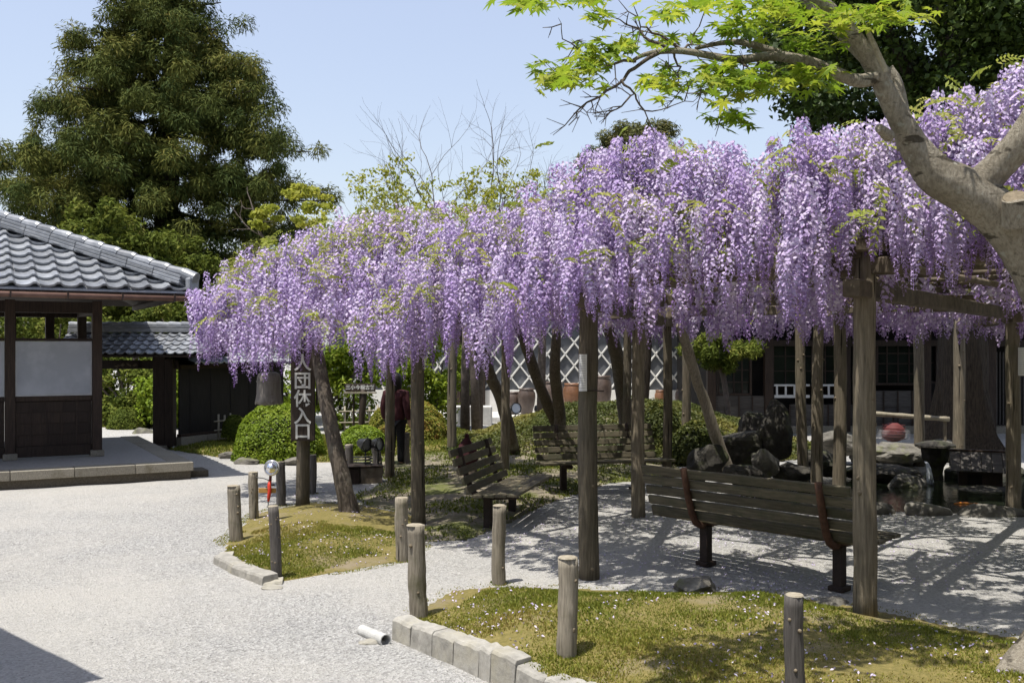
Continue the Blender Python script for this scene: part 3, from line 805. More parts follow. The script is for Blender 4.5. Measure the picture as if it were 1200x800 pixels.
# ---- gate and board wall ----------------------------------------
gt = thing('garden_gate', 'small roofed timber garden gate with plaque behind the pavilion', 'gate')
GD = 20.1
gx = lambda px, d=GD: (px - 600) / FPX * d
fg = lambda u, v, z=0.0: Vector((u, GD - .95 + v, z))
GZ, GS = 1.90, .46
uL, uR = gx(58, 19.2), gx(237, 19.2)
tm2 = tile_mesh(.19, .235, .026)
gs = MB()
zr = GZ + GS * .95
gs.add([(uL, GD - .95, GZ), (uR, GD - .95, GZ), (uR, GD, zr), (uL, GD, zr), (uR, GD + .95, GZ), (uL, GD + .95, GZ), (uL, GD - .95, GZ - .04), (uR, GD - .95, GZ - .04), (uR, GD, zr - .04), (uL, GD, zr - .04), (uR, GD + .95, GZ - .04), (uL, GD + .95, GZ - .04)],
       [(0, 1, 2, 3), (3, 2, 4, 5), (7, 6, 9, 8), (8, 9, 11, 10), (1, 0, 6, 7), (2, 1, 7, 8), (4, 2, 8, 10), (0, 3, 9, 6), (3, 5, 11, 9), (5, 4, 10, 11)])
groof = obj('roof', gs, M['wood_dark'], gt)
tile_face(groof, fg, uL, uR, 0, .95, GZ, GS, .19, .205, tm2)
for (w, z0, z1) in ((.24, .02, .09), (.20, .095, .15)):
    q = MB(); q.bar((uL, GD, zr + (z0 + z1) / 2), (uR - .1, GD, zr + (z0 + z1) / 2), w, z1 - z0); obj('ridge_tile', q, M['roof_tile'], groof, bevel=.006)
x = uL
while x < uR - .3:
    q = MB(); q.tube([(x, GD, zr + .17), (x + .02, GD, zr + .178), (x + .26, GD, zr + .165)], [.062, .062, .056], 10); obj('cap_tile', q, M['roof_tile'], groof); x += .25
q = MB(); q.box((uR - .07, GD, zr + .12), (.09, .26, .30)); obj('ridge_end_tile', q, M['roof_tile'], groof, bevel=.03)
q = MB(); q.tube([(uR - .02, GD - .88, GZ + .09), (uR - .02, GD - .1, zr + .09)], .06, 10); obj('verge_tile', q, M['roof_tile'], groof)
for px in (98, 189):
    w = .15
    q = MB(); q.box((gx(px), GD, .97), (2 * w * .8, .30, 1.80)); obj('post', q, M['wood_dark'], gt, bevel=.01)
    q = MB(); q.box((gx(px), GD, .045), (2 * w + .04, .36, .10)); obj('post_base', q, M['granite'], gt, bevel=.01)
q = MB(); q.box((gx(201), GD - .05, .95), (.16, .22, 1.75)); obj('side_post', q, M['wood_dark'], gt, bevel=.01)
q = MB(); q.box((gx(142), GD, 1.71), (gx(205) - gx(70), .16, .17)); obj('lintel', q, M['wood_dark'], gt, bevel=.008)
q = MB(); q.box((gx(150), GD - .10, 1.69), (.50, .03, .14), Matrix.Rotation(R(-8), 3, 'X')); pl = obj('plaque', q, M['sign_wood'], gt, bevel=.006)
def text_obj(s_, size, loc, rot, mat, parent, ext=.003, name='lettering', vertical=False, gap=1.0):
    c = bpy.data.curves.new(name, 'FONT'); c.body = s_; c.size = size; c.extrude = ext; c.align_x = 'CENTER'; c.align_y = 'CENTER'
    c.offset = size * .017; c.space_line = gap
    tmp = bpy.data.objects.new('tmp', c); COL.objects.link(tmp)
    dg = bpy.context.evaluated_depsgraph_get()
    me = bpy.data.meshes.new_from_object(tmp.evaluated_get(dg)); me.name = name
    bpy.data.objects.remove(tmp)
    me.materials.clear()
    return obj(name, me, mat, parent, loc, rot)
for k in range(4):                                   # worn brush strokes, too faint to read
    for q_ in range(4):
        st_ = MB(); cxp = gx(150) - .17 + k * .115; a_ = random.uniform(-.9, .9)
        st_.box((cxp + random.uniform(-.025, .025), GD - .118 - .006 * (q_ * .1), 1.69 + random.uniform(-.03, .03)), (.07, .008, .012), Matrix.Rotation(a_, 3, 'Y')); obj('brush_stroke', st_, M['knot_wood'], pl)
# board wall
wall = thing('board_wall', 'black board wall with tiled coping right of the gate', 'wall')
wa, wb = Vector((-6.72, 20.15, 0)), Vector((-5.35, 23.0, 0))
wl = (wb - wa).length; wd = (wb - wa).normalized(); wn_ = Vector((wd.y, -wd.x, 0))
fw = lambda u, v, z=0.0: wa + wd * u - wn_ * v + Vector((0, 0, z))      # v runs away from the camera side
i = 0; u = 0.0
while u < wl - .05:
    w = .30
    obj('board', fbox(MB(), fw, u + .006, u + w - .006, -.012 * (i % 2), .03, .30, 1.62), M['wood_black'], wall); u += w; i += 1
obj('bottom_rail', fbox(MB(), fw, 0, wl, -.05, .06, .245, .30), M['wood_dark'], wall)
u = 0.0
while u < wl - .1:
    obj('base_stone', fbox(MB(), fw, u + .004, u + .74, -.06, .12, -.05, .243), M['granite'], wall, bevel=.015); u += .745
obj('top_rail', fbox(MB(), fw, 0, wl, -.04, .06, 1.62, 1.70), M['wood_dark'], wall)
ws = MB(); ws.add([fw(-.05, -.45, 1.70), fw(wl, -.45, 1.70), fw(wl, .05, 1.92), fw(-.05, .05, 1.92), fw(wl, .5, 1.70), fw(-.05, .5, 1.70)], [(0, 1, 2, 3), (3, 2, 4, 5), (1, 0, 5, 4)])
wr = obj('coping', ws, M['wood_dark'], wall)
f4 = lambda u, v, z=0.0: fw(u, v - .45, z)
tile_face(wr, f4, -.05, wl - .2, 0, .5, 1.705, .44, .22, .18, tile_mesh(.22, .21, .028))
q = MB(); q.tube([fw(-.05, .05, 1.97), fw(wl, .05, 1.97)], .08, 10); obj('ridge_tile', q, M['roof_tile'], wr)

# ---- white walled storehouse behind ------------------------------
WD = 30.0
wx = lambda px: (px - 600) / FPX * WD
wz = lambda py: CAMH - (py - HY) / FPX * WD
st = thing('storehouse', 'white plastered storehouse with diamond lattice wall behind the trellis', 'storehouse')
x0, x1 = wx(385), wx(834)
op0, op1 = wx(537), wx(566)                      # dark doorway
zl0, zl1, ztop = wz(483), wz(457), 4.0
for (a, b_) in ((x0, op0), (op1, x1)):
    q = MB(); q.box(((a + b_) / 2, WD + .2, (zl0 + zl1) / 2 - .15), (b_ - a, .40, zl1 - zl0 + .3)); obj('plinth_wall', q, M['plaster_white'], st, bevel=.01)
    q = MB(); q.box(((a + b_) / 2, WD + .26, (zl1 + ztop) / 2), (b_ - a, .28, ztop - zl1 - .004)); obj('lattice_wall', q, M['namako_grey'], st)
    # plaster ribs, each its own piece, clipped to the panel
    zt = 2.95; hgt = zt - zl1; step = .545; asp = 1.28
    for sgn in (1, -1):
        k = -int(hgt / asp / step) - 2
        while True:
            s0 = (a if sgn > 0 else a) + k * step
            # rib x = s0 + sgn*(z-zl1)/asp
            if sgn > 0: za, zb = zl1, zt; xa, xb = s0, s0 + hgt / asp
            else: za, zb = zt, zl1; xa, xb = s0, s0 + hgt / asp
            if xa > b_: break
            slope = (zb - za) / (xb - xa)
            if xa < a: za += slope * (a - xa); xa = a
            if xb > b_: zb += slope * (b_ - xb); xb = b_
            if xb - xa > .06:
                q = MB(); q.bar((xa, WD + .105, za), (xb, WD + .105, zb), .05 + .003 * sgn, .085, (0, -1, 0)); obj('plaster_rib', q, M['plaster_white'], st, bevel=.012)
            k += 1
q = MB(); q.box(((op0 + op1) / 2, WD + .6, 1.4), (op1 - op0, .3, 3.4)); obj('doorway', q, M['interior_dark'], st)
for xx_ in (op0, op1):
    q = MB(); q.box((xx_, WD - .02, 1.4), (.14, .2, 3.2)); obj('door_post', q, M['wood_dark'], st)
q = MB(); q.box(((x0 + x1) / 2, WD - 1.2, .0), (x1 - x0 + 1.5, 2.4, .30)); obj('terrace', q, M['concrete'], st, bevel=.02)
q = MB(); q.add([(x0 - .5, WD - .25, 4.0), (x1 + .5, WD - .25, 4.0), (x1 + .5, WD + 3, 5.2), (x0 - .5, WD + 3, 5.2), (x1 + .5, WD + 6.3, 4.0), (x0 - .5, WD + 6.3, 4.0)], [(0, 1, 2, 3), (3, 2, 4, 5), (1, 0, 5, 4), (1, 4, 2), (0, 3, 5)]); obj('roof', q, M['roof_tile'], st)
q = MB(); q.box(((x0 + x1) / 2, WD + 3.3, 1.7), (x1 - x0 - .02, 5.6, 4.4)); obj('rear_wall', q, M['plaster_white'], st)

# ---- dark timber house at the right ------------------------------
HD = 24.0
hx = lambda px: (px - 600) / FPX * HD
hz = lambda py: CAMH - (py - HY) / FPX * HD
hs = thing('timber_house', 'dark old timber house with gridded windows behind the pond', 'house')
xa, xb = hx(832), hx(1330)
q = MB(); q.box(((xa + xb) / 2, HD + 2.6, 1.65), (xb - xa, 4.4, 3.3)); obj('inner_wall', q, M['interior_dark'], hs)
def panel_boards(pa, pb, ya, yb, nx_, ny_):
    X0, X1, Z0, Z1 = hx(pa), hx(pb), hz(yb), hz(ya)
    for i in range(nx_):
        for j in range(ny_):
            w = (X1 - X0) / nx_; h = (Z1 - Z0) / ny_
            q = MB(); q.box((X0 + (i + .5) * w, HD + .02 - .008 * j, Z0 + (j + .5) * h), (w - .016, .05, h + .012), Matrix.Rotation(R(-2.5), 3, 'X')); obj('wall_board', q, M['house_wood'], hs)
        q = MB(); q.box((X0 + i * w, HD - .035, (Z0 + Z1) / 2), (.03, .03, Z1 - Z0)); obj('batten', q, M['wood_dark'], hs)
def win(pa, pb, ya, yb, nx_, ny_, frm='wood_dark', sill=None):
    X0, X1, Z0, Z1 = hx(pa), hx(pb), hz(yb), hz(ya)
    q = MB(); q.box(((X0 + X1) / 2, HD + .12, (Z0 + Z1) / 2), (X1 - X0, .02, Z1 - Z0)); w_ = obj('window', q, M['dark_window'], hs)
    t = .05
    for (c, s_) in ((((X0 + X1) / 2, HD + .06, Z1), (X1 - X0, .1, t)), (((X0 + X1) / 2, HD + .06, Z0), (X1 - X0, .1, t)), ((X0, HD + .06, (Z0 + Z1) / 2), (t, .12, Z1 - Z0 + t)), ((X1, HD + .06, (Z0 + Z1) / 2), (t, .12, Z1 - Z0 + t))):
        q = MB(); q.box(c, s_); obj('frame', q, M[frm], w_)
    for i in range(1, nx_):
        q = MB(); q.box((X0 + (X1 - X0) * i / nx_, HD + .09, (Z0 + Z1) / 2), (.025, .03, Z1 - Z0 - t)); obj('glazing_bar', q, M[frm], w_)
    for j in range(1, ny_):
        q = MB(); q.box(((X0 + X1) / 2, HD + .085, Z0 + (Z1 - Z0) * j / ny_), (X1 - X0 - t, .028, .025)); obj('glazing_bar', q, M[frm], w_)
    return w_
panel_boards(834, 897, 464, 500, 4, 3)
win(842, 880, 405, 462, 4, 4)
win(906, 984, 400, 452, 5, 3)
for (pa, pb) in ((906, 947), (950, 984)):        # pale balcony rail
    X0, X1 = hx(pa), hx(pb)
    for z in (hz(464), hz(451)):
        q = MB(); q.box(((X0 + X1) / 2, HD - .1, z), (X1 - X0, .06, .07 if z < hz(455) else .045)); obj('balcony_rail', q, M['white_trim'], hs)
    for i in range(4):
        q = MB(); q.box((X0 + (X1 - X0) * (i + .3) / 4, HD - .1, (hz(464) + hz(451)) / 2), (.04, .04, hz(451) - hz(464) - .05)); obj('baluster', q, M['white_trim'], hs)
panel_boards(925, 1000, 474, 505, 5, 2)
panel_boards(1018, 1085, 458, 512, 4, 3)
win(1028, 1080, 402, 450, 4, 4)
win(1086, 1098, 402, 448, 1, 2)
for px in (833, 900, 990, 1010, 1084, 1160, 1215):
    q = MB(); q.box((hx(px), HD - .03, 1.6), (.20, .2, 3.1)); obj('pillar', q, M['wood_dark'], hs, bevel=.01)
for i in range(9):                                # slatted door at the right
    q = MB(); q.box((hx(1168 + i * 4), HD + .02, 1.0), (.035, .04, 1.9)); obj('door_slat', q, M['house_wood'], hs)
q = MB(); q.box(((xa + xb) / 2, HD - .05, hz(402)), (xb - xa, .16, .14)); obj('lintel', q, M['wood_dark'], hs)
q = MB(); q.box(((xa + xb) / 2, HD + .1, .08), (xb - xa, .4, .2)); obj('footing', q, M['granite'], hs)
q = MB(); q.add([(xa - .6, HD - 1.3, 2.95), (xb, HD - 1.3, 2.95), (xb, HD + 2.6, 4.9), (xa - .6, HD + 2.6, 4.9), (xb, HD + 6.2, 2.95), (xa - .6, HD + 6.2, 2.95)], [(0, 1, 2, 3), (3, 2, 4, 5), (1, 0, 5, 4), (1, 4, 2), (0, 3, 5)]); obj('roof', q, M['roof_tile'], hs)

# ---- building just outside the frame: its eave throws the shadow at lower left
nb = thing('neighbouring_building', 'tiled building beyond the left edge, its eave shading the lower left corner', 'building')
fn = frame((-3.12, 5.50), (-.73, .68))            # eave line
q = MB(); fbox(q, fn, .55, 8.0, .6, 4.8, 0, 2.85); obj('wall', q, M['plaster_white'], nb)
q = MB(); q.add([fn(0, 0, 2.9), fn(9, 0, 2.9), fn(9, 2.7, 4.0), fn(2.7, 2.7, 4.0), fn(9, 5.4, 2.9), fn(0, 5.4, 2.9), fn(0, 0, 2.8), fn(9, 0, 2.8), fn(9, 5.4, 2.8), fn(0, 5.4, 2.8)], [(0, 3, 2, 1), (3, 5, 4, 2), (0, 5, 3), (6, 7, 8, 9), (0, 1, 7, 6), (5, 0, 6, 9), (1, 2, 4, 8, 7)]); obj('roof', q, M['roof_tile'], nb)
q = MB(); q.tube([fn(.14, .14, 3.0), fn(.5, .5, 3.12)], .10, 10); obj('ridge_end_tile', q, M['roof_tile'], nb)

# ================================================================ TRELLIS
tr = thing('wisteria_trellis', 'weathered timber trellis of round posts and beams carrying the wisteria', 'trellis')
TZ = 2.62
def hground(x, y):
    if in_poly(np.array([x]), np.array([y]), BED1)[0]: return float(h1(np.array([x]), np.array([y]))[0])
    if in_poly(np.array([x]), np.array([y]), BED2)[0]: return float(h2(np.array([x]), np.array([y]))[0])
    return 0.0
def wob(a, b, n, amp):
    a, b = Vector(a), Vector(b); pts = []
    ox = random.random() * 6; oy = random.random() * 6
    for i in range(n):
        t = i / (n - 1)
        pts.append(a.lerp(b, t) + Vector((math.sin(t * 5 + ox) * amp + random.uniform(-1, 1) * amp * .25, math.sin(t * 4 + oy) * amp, 0)))
    return pts
def round_post(name, base, topp, r, mat, parent, taper=.88, knots=4, seg=14, lump=.03):
    n = 13
    pts = wob(base, topp, n, r * .10)
    rad = [r * (1 - (1 - taper) * i / (n - 1)) * (1 + random.uniform(-.03, .03)) for i in range(n)]
    rad[0] *= 1.05
    q = MB(); q.tube(pts, rad, seg, noise=.035, lump=lump)
    o = obj(name, q, mat, parent, smooth=True)
    o.data.polygons.foreach_set('use_smooth', [len(p.vertices) == 4 for p in o.data.polygons])
    for k in range(knots):                         # knots where side branches were cut
        t = random.uniform(.06, .9); a = random.uniform(-2.9, -.2)
        p = Vector(base).lerp(Vector(topp), t); rr = r * (1 - (1 - taper) * t)
        d = Vector((math.cos(a), math.sin(a), .15))
        kq = MB(); kq.tube([p + d * rr * .75, p + d * rr * 1.0, p + d * (rr * 1.06)], [rr * .26, rr * .2, rr * .1], 8); obj('knot', kq, M['knot_wood'], o, smooth=True)
    return o
POSTS = {}
def tpost(key, px, d, r, z1=TZ, mat='wood_post', dx=0, knots=4):
    x = (px - 600) / FPX * d
    z0 = hground(x, d) - .08
    POSTS[key] = Vector((x + dx, d, z1))
    return round_post('post', (x, d, z0), (x + dx, d, z1), r, M[mat], tr, knots=knots)
tpost('a', 1013, 7.20, .086, 2.72, dx=.01, knots=6)
tpost('b', 690, 8.73, .090, knots=5)
tpost('c', 490, 11.4, .084)
tpost('d', 355.5, 12.8, .088)
tpost('e', 1187, 12.1, .088)
tpost('f', 748, 12.0, .084)
tpost('g', 592, 15.8, .072)
tpost('h', 457, 15.6, .076)
tpost('i', 1124, 16.9, .100)
tpost('j', 984, 13.4, .090)
tpost('k', 956, 13.9, .085, dx=.05)
tpost('l', 941, 14.9, .080, dx=-.05)
tpost('m', 782, 14.4, .070)
tpost('n', 804, 17.6, .085)
tpost('o', 1077, 17.2, .090)
tpost('p', 530, 19.6, .095)
tpost('q', 735, 16.9, .075)
def beam(a, b, w=.11, h=.125, dz=0.0, ext=.35, name='beam'):
    A, B = Vector(a), Vector(b); A.z = B.z = TZ + dz
    t = (B - A).normalized()
    q = MB(); q.bar(A - t * ext, B + t * ext, w, h); return obj(name, q, M['trellis_timber'], tr, bevel=.012)
pp = POSTS
ends = {'x1': Vector((6.6, 7.2, TZ)), 'x2': Vector((9.2, 10.2, TZ))}
beam(pp['b'], pp['a'], dz=-.02); beam(pp['c'], pp['b'], dz=.06); beam(pp['d'], pp['c'], dz=-.02)
beam(pp['a'], ends['x1'], dz=.10, ext=.1)
beam(pp['f'], pp['e'], dz=-.02); beam(pp['h'], pp['f'], dz=-.05); beam(pp['m'], pp['e'], dz=-.08); beam(pp['g'], pp['m'], dz=-.1)
beam(pp['i'], pp['n'], dz=-.04); beam(pp['e'], ends['x2'], dz=.08, ext=.1)
beam(pp['a'], pp['e'], dz=-.19, w=.12); beam(pp['b'], pp['f'], dz=-.20, w=.12); beam(pp['f'], pp['m'], dz=-.22, w=.12)
beam(pp['c'], pp['g'], dz=-.21, w=.12); beam(pp['d'], pp['h'], dz=-.20, w=.12); beam(pp['e'], pp['i'], dz=-.23, w=.12)
beam(pp['j'], pp['o'], dz=-.12, w=.12)
# cap blocks on the near post
q = MB(); q.box((pp['a'].x, pp['a'].y, 2.75), (.24, .24, .10)); obj('cap_block', q, M['trellis_timber'], tr, bevel=.012)
# poles laid across the beams
FRONT = [(6.6, 5.5), (4.2, 5.95), (2.4, 6.40), (.54, 7.42), (-1.16, 9.74), (-2.55, 11.45), (-4.25, 13.2)]
FOOT = FRONT + [(-4.4, 14.4), (-2.6, 16.8), (1.4, 17.2), (4.0, 16.2), (9.2, 14.2), (9.4, 5.4)]
back_dir = Vector((.62, .78, 0))
for i in range(12):
    t = i / 11
    A = Vector((*FRONT[1], 0)).lerp(Vector((*FRONT[3], 0)), t / .45) if t < .45 else Vector((*FRONT[3], 0)).lerp(Vector((*FRONT[6], 0)), (t - .45) / .55)
    A = A + back_dir * 1.35 + Vector((0, 0, TZ + .10)); B = A + back_dir * (5.2 if t < .8 else 2.2)
    q = MB(); q.tube(wob(A, B, 6, .03), .035, 8); obj('cross_pole', q, M['trellis_timber'], tr, smooth=True)
for i in range(7):
    A = Vector((*FRONT[5], TZ + .175)) + back_dir * (1.5 + i * .75); B = Vector((*FRONT[1], TZ + .175)) + back_dir * (1.5 + i * .75)
    q = MB(); q.tube(wob(A, B, 8, .04), .030, 8); obj('cross_pole', q, M['trellis_timber'], tr, smooth=True)

# ================================================================ WISTERIA
wi = thing('wisteria', 'sprawling lilac wisteria in full bloom covering the timber trellis', 'wisteria')
def vine(pts, rad, mat='vine_bark', name='trunk', seg=10):
    # smooth the polyline a little and twist it
    P = [Vector(p) for p in pts]; out = []; rr = []
    for i in range(len(P) - 1):
        for j in range(5):
            t = j / 5
            p0, p1, p2, p3 = P[max(i - 1, 0)], P[i], P[i + 1], P[min(i + 2, len(P) - 1)]
            out.append(.5 * ((2 * p1) + (p2 - p0) * t + (2 * p0 - 5 * p1 + 4 * p2 - p3) * t * t + (3 * p1 - p0 - 3 * p2 + p3) * t ** 3))
            rr.append(rad[i] * (1 - t) + rad[i + 1] * t)
    out.append(P[-1]); rr.append(rad[-1])
    q = MB(); q.tube(out, rr, seg, noise=.10, lump=.06)
    return obj(name, q, M[mat], wi, smooth=True)
vine([at(412, 612, 11.9), at(404, 575, 11.9), at(392, 520, 12.0), at(381, 465, 12.1), at(374, 425, 12.2), at(368, 385, 12.3), at(380, 350, 12.8)], [.13, .10, .092, .085, .075, .065, .05])
vine([at(664, 520, 18.6), at(652, 495, 18.4), at(640, 470, 18.0), at(628, 440, 17.6), at(618, 410, 17.2), at(606, 380, 16.5)], [.15, .12, .11, .105, .10, .07])
vine([at(600, 530, 18.3), at(594, 495, 18.0), at(586, 465, 17.6), at(574, 440, 17.2), at(566, 410, 16.6), at(558, 378, 16.0)], [.14, .11, .10, .10, .08, .07])
vine([at(656, 520, 18.2), at(655, 480, 18.0), at(650, 440, 17.4), at(652, 385, 16.8)], [.12, .10, .095, .07])
vine([at(862, 572, 15.0), at(852, 545, 15.0), at(838, 508, 14.9), at(826, 470, 14.8), at(818, 450, 14.7), at(806, 410, 14.5), at(796, 380, 14.2)], [.11, .085, .085, .075, .07, .075, .05], 'pale_vine_bark')
vine([at(740, 530, 18.5), at(733, 480, 18.2), at(728, 440, 17.8), at(722, 410, 17.2), at(712, 380, 16.5)], [.16, .14, .13, .12, .09])
# limbs running over the trellis
for i in range(16):
    t = random.random() * 5.2; k = int(t); a = Vector((*FRONT[k + 0], 0)).lerp(Vector((*FRONT[k + 1], 0)), t - k) + back_dir * random.uniform(1.8, 4.5)
    h = random.uniform(0, 6.28); pts = []
    ok_ = lambda v: in_poly(np.array([v.x]), np.array([v.y]), FOOT)[0] and poly_dist(np.array([v.x]), np.array([v.y]), FRONT, False)[0] > 1.5
    for j in range(7):
        pts.append(a + Vector((0, 0, TZ + .28 + .10 * math.sin(j * 1.3 + i)))); h += random.uniform(-.6, .6); nx_ = a + Vector((math.cos(h), math.sin(h), 0)) * .55
        if not ok_(nx_): h += 2.2; nx_ = a + Vector((math.cos(h), math.sin(h), 0)) * .3
        if ok_(nx_): a = nx_
        else: a = a + back_dir * .3
    vine(pts, [.05, .045, .04, .035, .03, .025, .015], name='branch', seg=7)

# ---- one flower cluster (raceme): a stalk ringed with small florets
def raceme(length, width, nfl, r_, lod=0, big=1.0):
    V = []; F = []; T = []
    for i in range(nfl):
        s = (i + .5) / nfl
        z = -length * s
        w = width * (.78 + .9 * s if s < .28 else 1.03 * (1 - (s - .28) / .72) ** .8 + .10)
        a = i * 2.39996 + r_.normal() * .3
        er = np.array([math.cos(a), math.sin(a), 0]); et = np.array([-er[1], er[0], 0]); ez = np.array([0, 0, 1.])
        size = (.030 if s < .6 else .030 - .021 * (s - .6) / .4) * (.85 + .3 * r_.random())
        c = er * w * (.72 + .3 * r_.random()) + ez * (z + .008 * r_.normal())
        c = c + np.array([.01 * math.sin(s * 7), .01 * math.cos(s * 5), 0])
        tl = r_.normal() * .3
        size *= big
        if lod: size *= 1.55
        upv = ez * math.cos(.5 + tl) + er * -math.sin(.5 + tl) * .4
        et2 = et * math.cos(tl) + ez * math.sin(tl)
        op = 1 - .75 * max(0, (s - .6) / .4)
        # standard petal
        b_ = len(V)
        if lod == 0:
            V += [c - ez * size * .15, c - et2 * size * .44 + er * size * .10 + upv * size * .08, c - et2 * size * .36 - er * size * .04 + upv * size * .50, c + upv * size * .62 - er * size * .06, c + et2 * size * .36 - er * size * .04 + upv * size * .50, c + et2 * size * .44 + er * size * .10 + upv * size * .08]
            F += [(b_, b_ + 3, b_ + 2, b_ + 1), (b_, b_ + 5, b_ + 4, b_ + 3)]; tp = min(1, max(0, (.80 - .30 * s + .09 * r_.normal()) * (op * .6 + .4))); T += [tp, tp]
        else:
            V += [c - et2 * size * .62 + upv * size * .22, c - ez * size * .45, c + et2 * size * .62 + upv * size * .22, c + upv * size * .8]
            F.append((b_, b_ + 1, b_ + 2, b_ + 3)); T.append(min(1, max(0, (.60 + .25 * r_.normal()) * (op * .6 + .4)))); continue
        # wings and keel
        if i % 3: continue
        b_ = len(V); kz = c + er * size * .55 - ez * size * .45
        V += [c - ez * size * .05 - et2 * size * .16, kz - et2 * size * .10, kz + et2 * size * .14, c + et2 * size * .18 + ez * size * .05]
        F.append((b_, b_ + 1, b_ + 2, b_ + 3)); T.append(min(1, max(0, (.36 + .10 * r_.normal()) * (op * .6 + .4))))
    # stalk
    b_ = len(V)
    V += [np.array([-.002, 0, .03]), np.array([.002, 0, .03]), np.array([.002, .001, -length]), np.array([-.002, .001, -length])]
    F.append((b_, b_ + 1, b_ + 2, b_ + 3)); T.append(.15)
    return np.array(V), np.array(F), np.array(T)
VAR = [raceme(L, W, N, np.random.default_rng(50 + i)) for i, (L, W, N) in enumerate([(.50, .056, 125), (.58, .056, 140), (.64, .058, 150), (.70, .058, 165), (.78, .058, 178), (.46, .058, 118), (.84, .057, 185), (.60, .062, 148)])]
VLEN = [.50, .58, .64, .70, .78, .46, .84, .60]
LOW = [raceme(L, W, N, np.random.default_rng(90 + i), 1) for i, (L, W, N) in enumerate([(.50, .085, 44), (.58, .085, 50), (.64, .085, 54), (.70, .085, 58), (.78, .085, 62), (.46, .085, 42), (.84, .085, 64), (.60, .085, 52)])]
HIV = [raceme(L, W, N, np.random.default_rng(150 + i), 0, .92) for i, (L, W, N) in enumerate([(.50, .058, 230), (.58, .058, 260), (.64, .060, 280), (.70, .060, 300), (.78, .060, 325), (.46, .060, 220), (.84, .059, 340), (.60, .063, 280)])]
MID = [raceme(L, W, N, np.random.default_rng(190 + i), 0, 1.25) for i, (L, W, N) in enumerate([(.50, .060, 62), (.58, .060, 70), (.64, .062, 76), (.70, .063, 82), (.78, .063, 88), (.46, .063, 60), (.84, .062, 92), (.60, .066, 74)])]
VME = [[np_mesh('flower_cluster', v, f_, M['flower_petal'], np.clip(t + dt, 0, 1)) for dt in (-.16, -.05, .06, .16)] for v, f_, t in HIV]

# ---- where they hang
fpts = [Vector((p[0], p[1], 0)) for p in FRONT]
# crest and hem of the flower curtain, metres, by bearing (tan of the angle from straight ahead, x 1170 + 600)
BRG = [222, 245, 270, 300, 330, 355, 385, 410, 440, 480, 505, 530, 560, 600, 640, 665, 700, 750, 800, 850, 895, 930, 960, 985, 1020, 1060, 1100, 1150, 1200, 1500]
HEM = [395, 412, 450, 434, 430, 426, 420, 448, 452, 400, 412, 460, 445, 424, 424, 405, 382, 372, 362, 380, 362, 350, 374, 348, 318, 345, 350, 345, 345, 345]
CREST = [350, 334, 316, 300, 286, 274, 263, 256, 250, 246, 244, 242, 238, 238, 228, 208, 182, 168, 166, 176, 206, 158, 144, 146, 144, 132, 114, 92, 74, 40]
flen = [0]
for i in range(len(fpts) - 1): flen.append(flen[-1] + (fpts[i + 1] - fpts[i]).length)
def front_at(s):
    for i in range(len(fpts) - 1):
        if s <= flen[i + 1] or i == len(fpts) - 2:
            t = (s - flen[i]) / (flen[i + 1] - flen[i])
            p = fpts[i].lerp(fpts[i + 1], t)
            tg = (fpts[i + 1] - fpts[i]).normalized()
            inn = Vector((tg.y, -tg.x, 0))
            if inn.y < 0: inn = -inn
            br = 600 + 1170 * p.x / p.y
            zb = CAMH + (410 - float(np.interp(br, BRG, HEM))) / 1170 * p.y
            pc = p + inn * .9; br2 = 600 + 1170 * pc.x / pc.y
            zt = CAMH + (410 - float(np.interp(br2, BRG, CREST))) / 1170 * pc.y
            return p, inn, zt + .10 * (float(fbm(s * 2.2, 3.3)) - .5) * 2, zb
S0, S1 = .3, flen[-1]
HANG = []          # (x, y, z, variant, scale, rz, score)
def hang(x, y, z, want, front=True):
    v = int(np.argmin([abs(l - want) + random.random() * .12 for l in VLEN]))
    sc = min(1.35, max(.7, want / VLEN[v]))
    d = y
    px = 600 + FPX * x / d
    HANG.append((x, y, z, v, sc, random.random() * 6.28, (VLEN[v] * sc / d) * (1 if front and -20 < px < 1220 else .25), front))
# curtain along the front edge: tufts of clusters, roof of each tuft at its own height
s = S0; gh = 0.0; gc = 0.0; gi = 0.0; left_in_group = 0
while s < S1:
    if left_in_group == 0:                           # a bunch of neighbouring strands shares its hem and crest
        left_in_group = random.choice((2, 3, 3, 4, 5)); gh = random.gauss(0, .10); gc = random.gauss(-.02, .06); gi = random.uniform(-.07, .07); s += random.uniform(.0, .07)
    left_in_group -= 1
    p, inn, zt, zb = front_at(s); tg = Vector((inn.y, -inn.x, 0))
    for layer in (0, 1, 2, 3):
        z = zt + gc + random.gauss(0, .05) - (.0, .10, .02, .12)[layer] - random.random() * .15 * (layer == 0)
        hem = zb + gh + (.0, .06, .12, .20)[layer] + abs(random.gauss(0, .09))
        so = random.gauss(0, .022) + (.0, .07, .0, .07)[layer]
        while True:
            L = random.uniform(.50, .86)
            last = z - L < hem + .22
            if last: L = min(.98, max(.42, z - hem))
            f_ = min(1.05, max(0, (z - L * .4 - zb) / (zt - zb)))
            q = p + tg * (so + random.gauss(0, .012)) + inn * (.92 * f_ ** 1.9 + gi + (.0, .15, .32, .50)[layer] + random.gauss(0, .02))
            hang(q.x, q.y, z, L)
            if last: break
            z -= L * random.uniform(.60, .80)
    s += random.uniform(.112, .150) * (.72 if p.y < 6.7 else 1.0 if p.y < 10.5 else 1.12)
print('front strands', len(HANG))
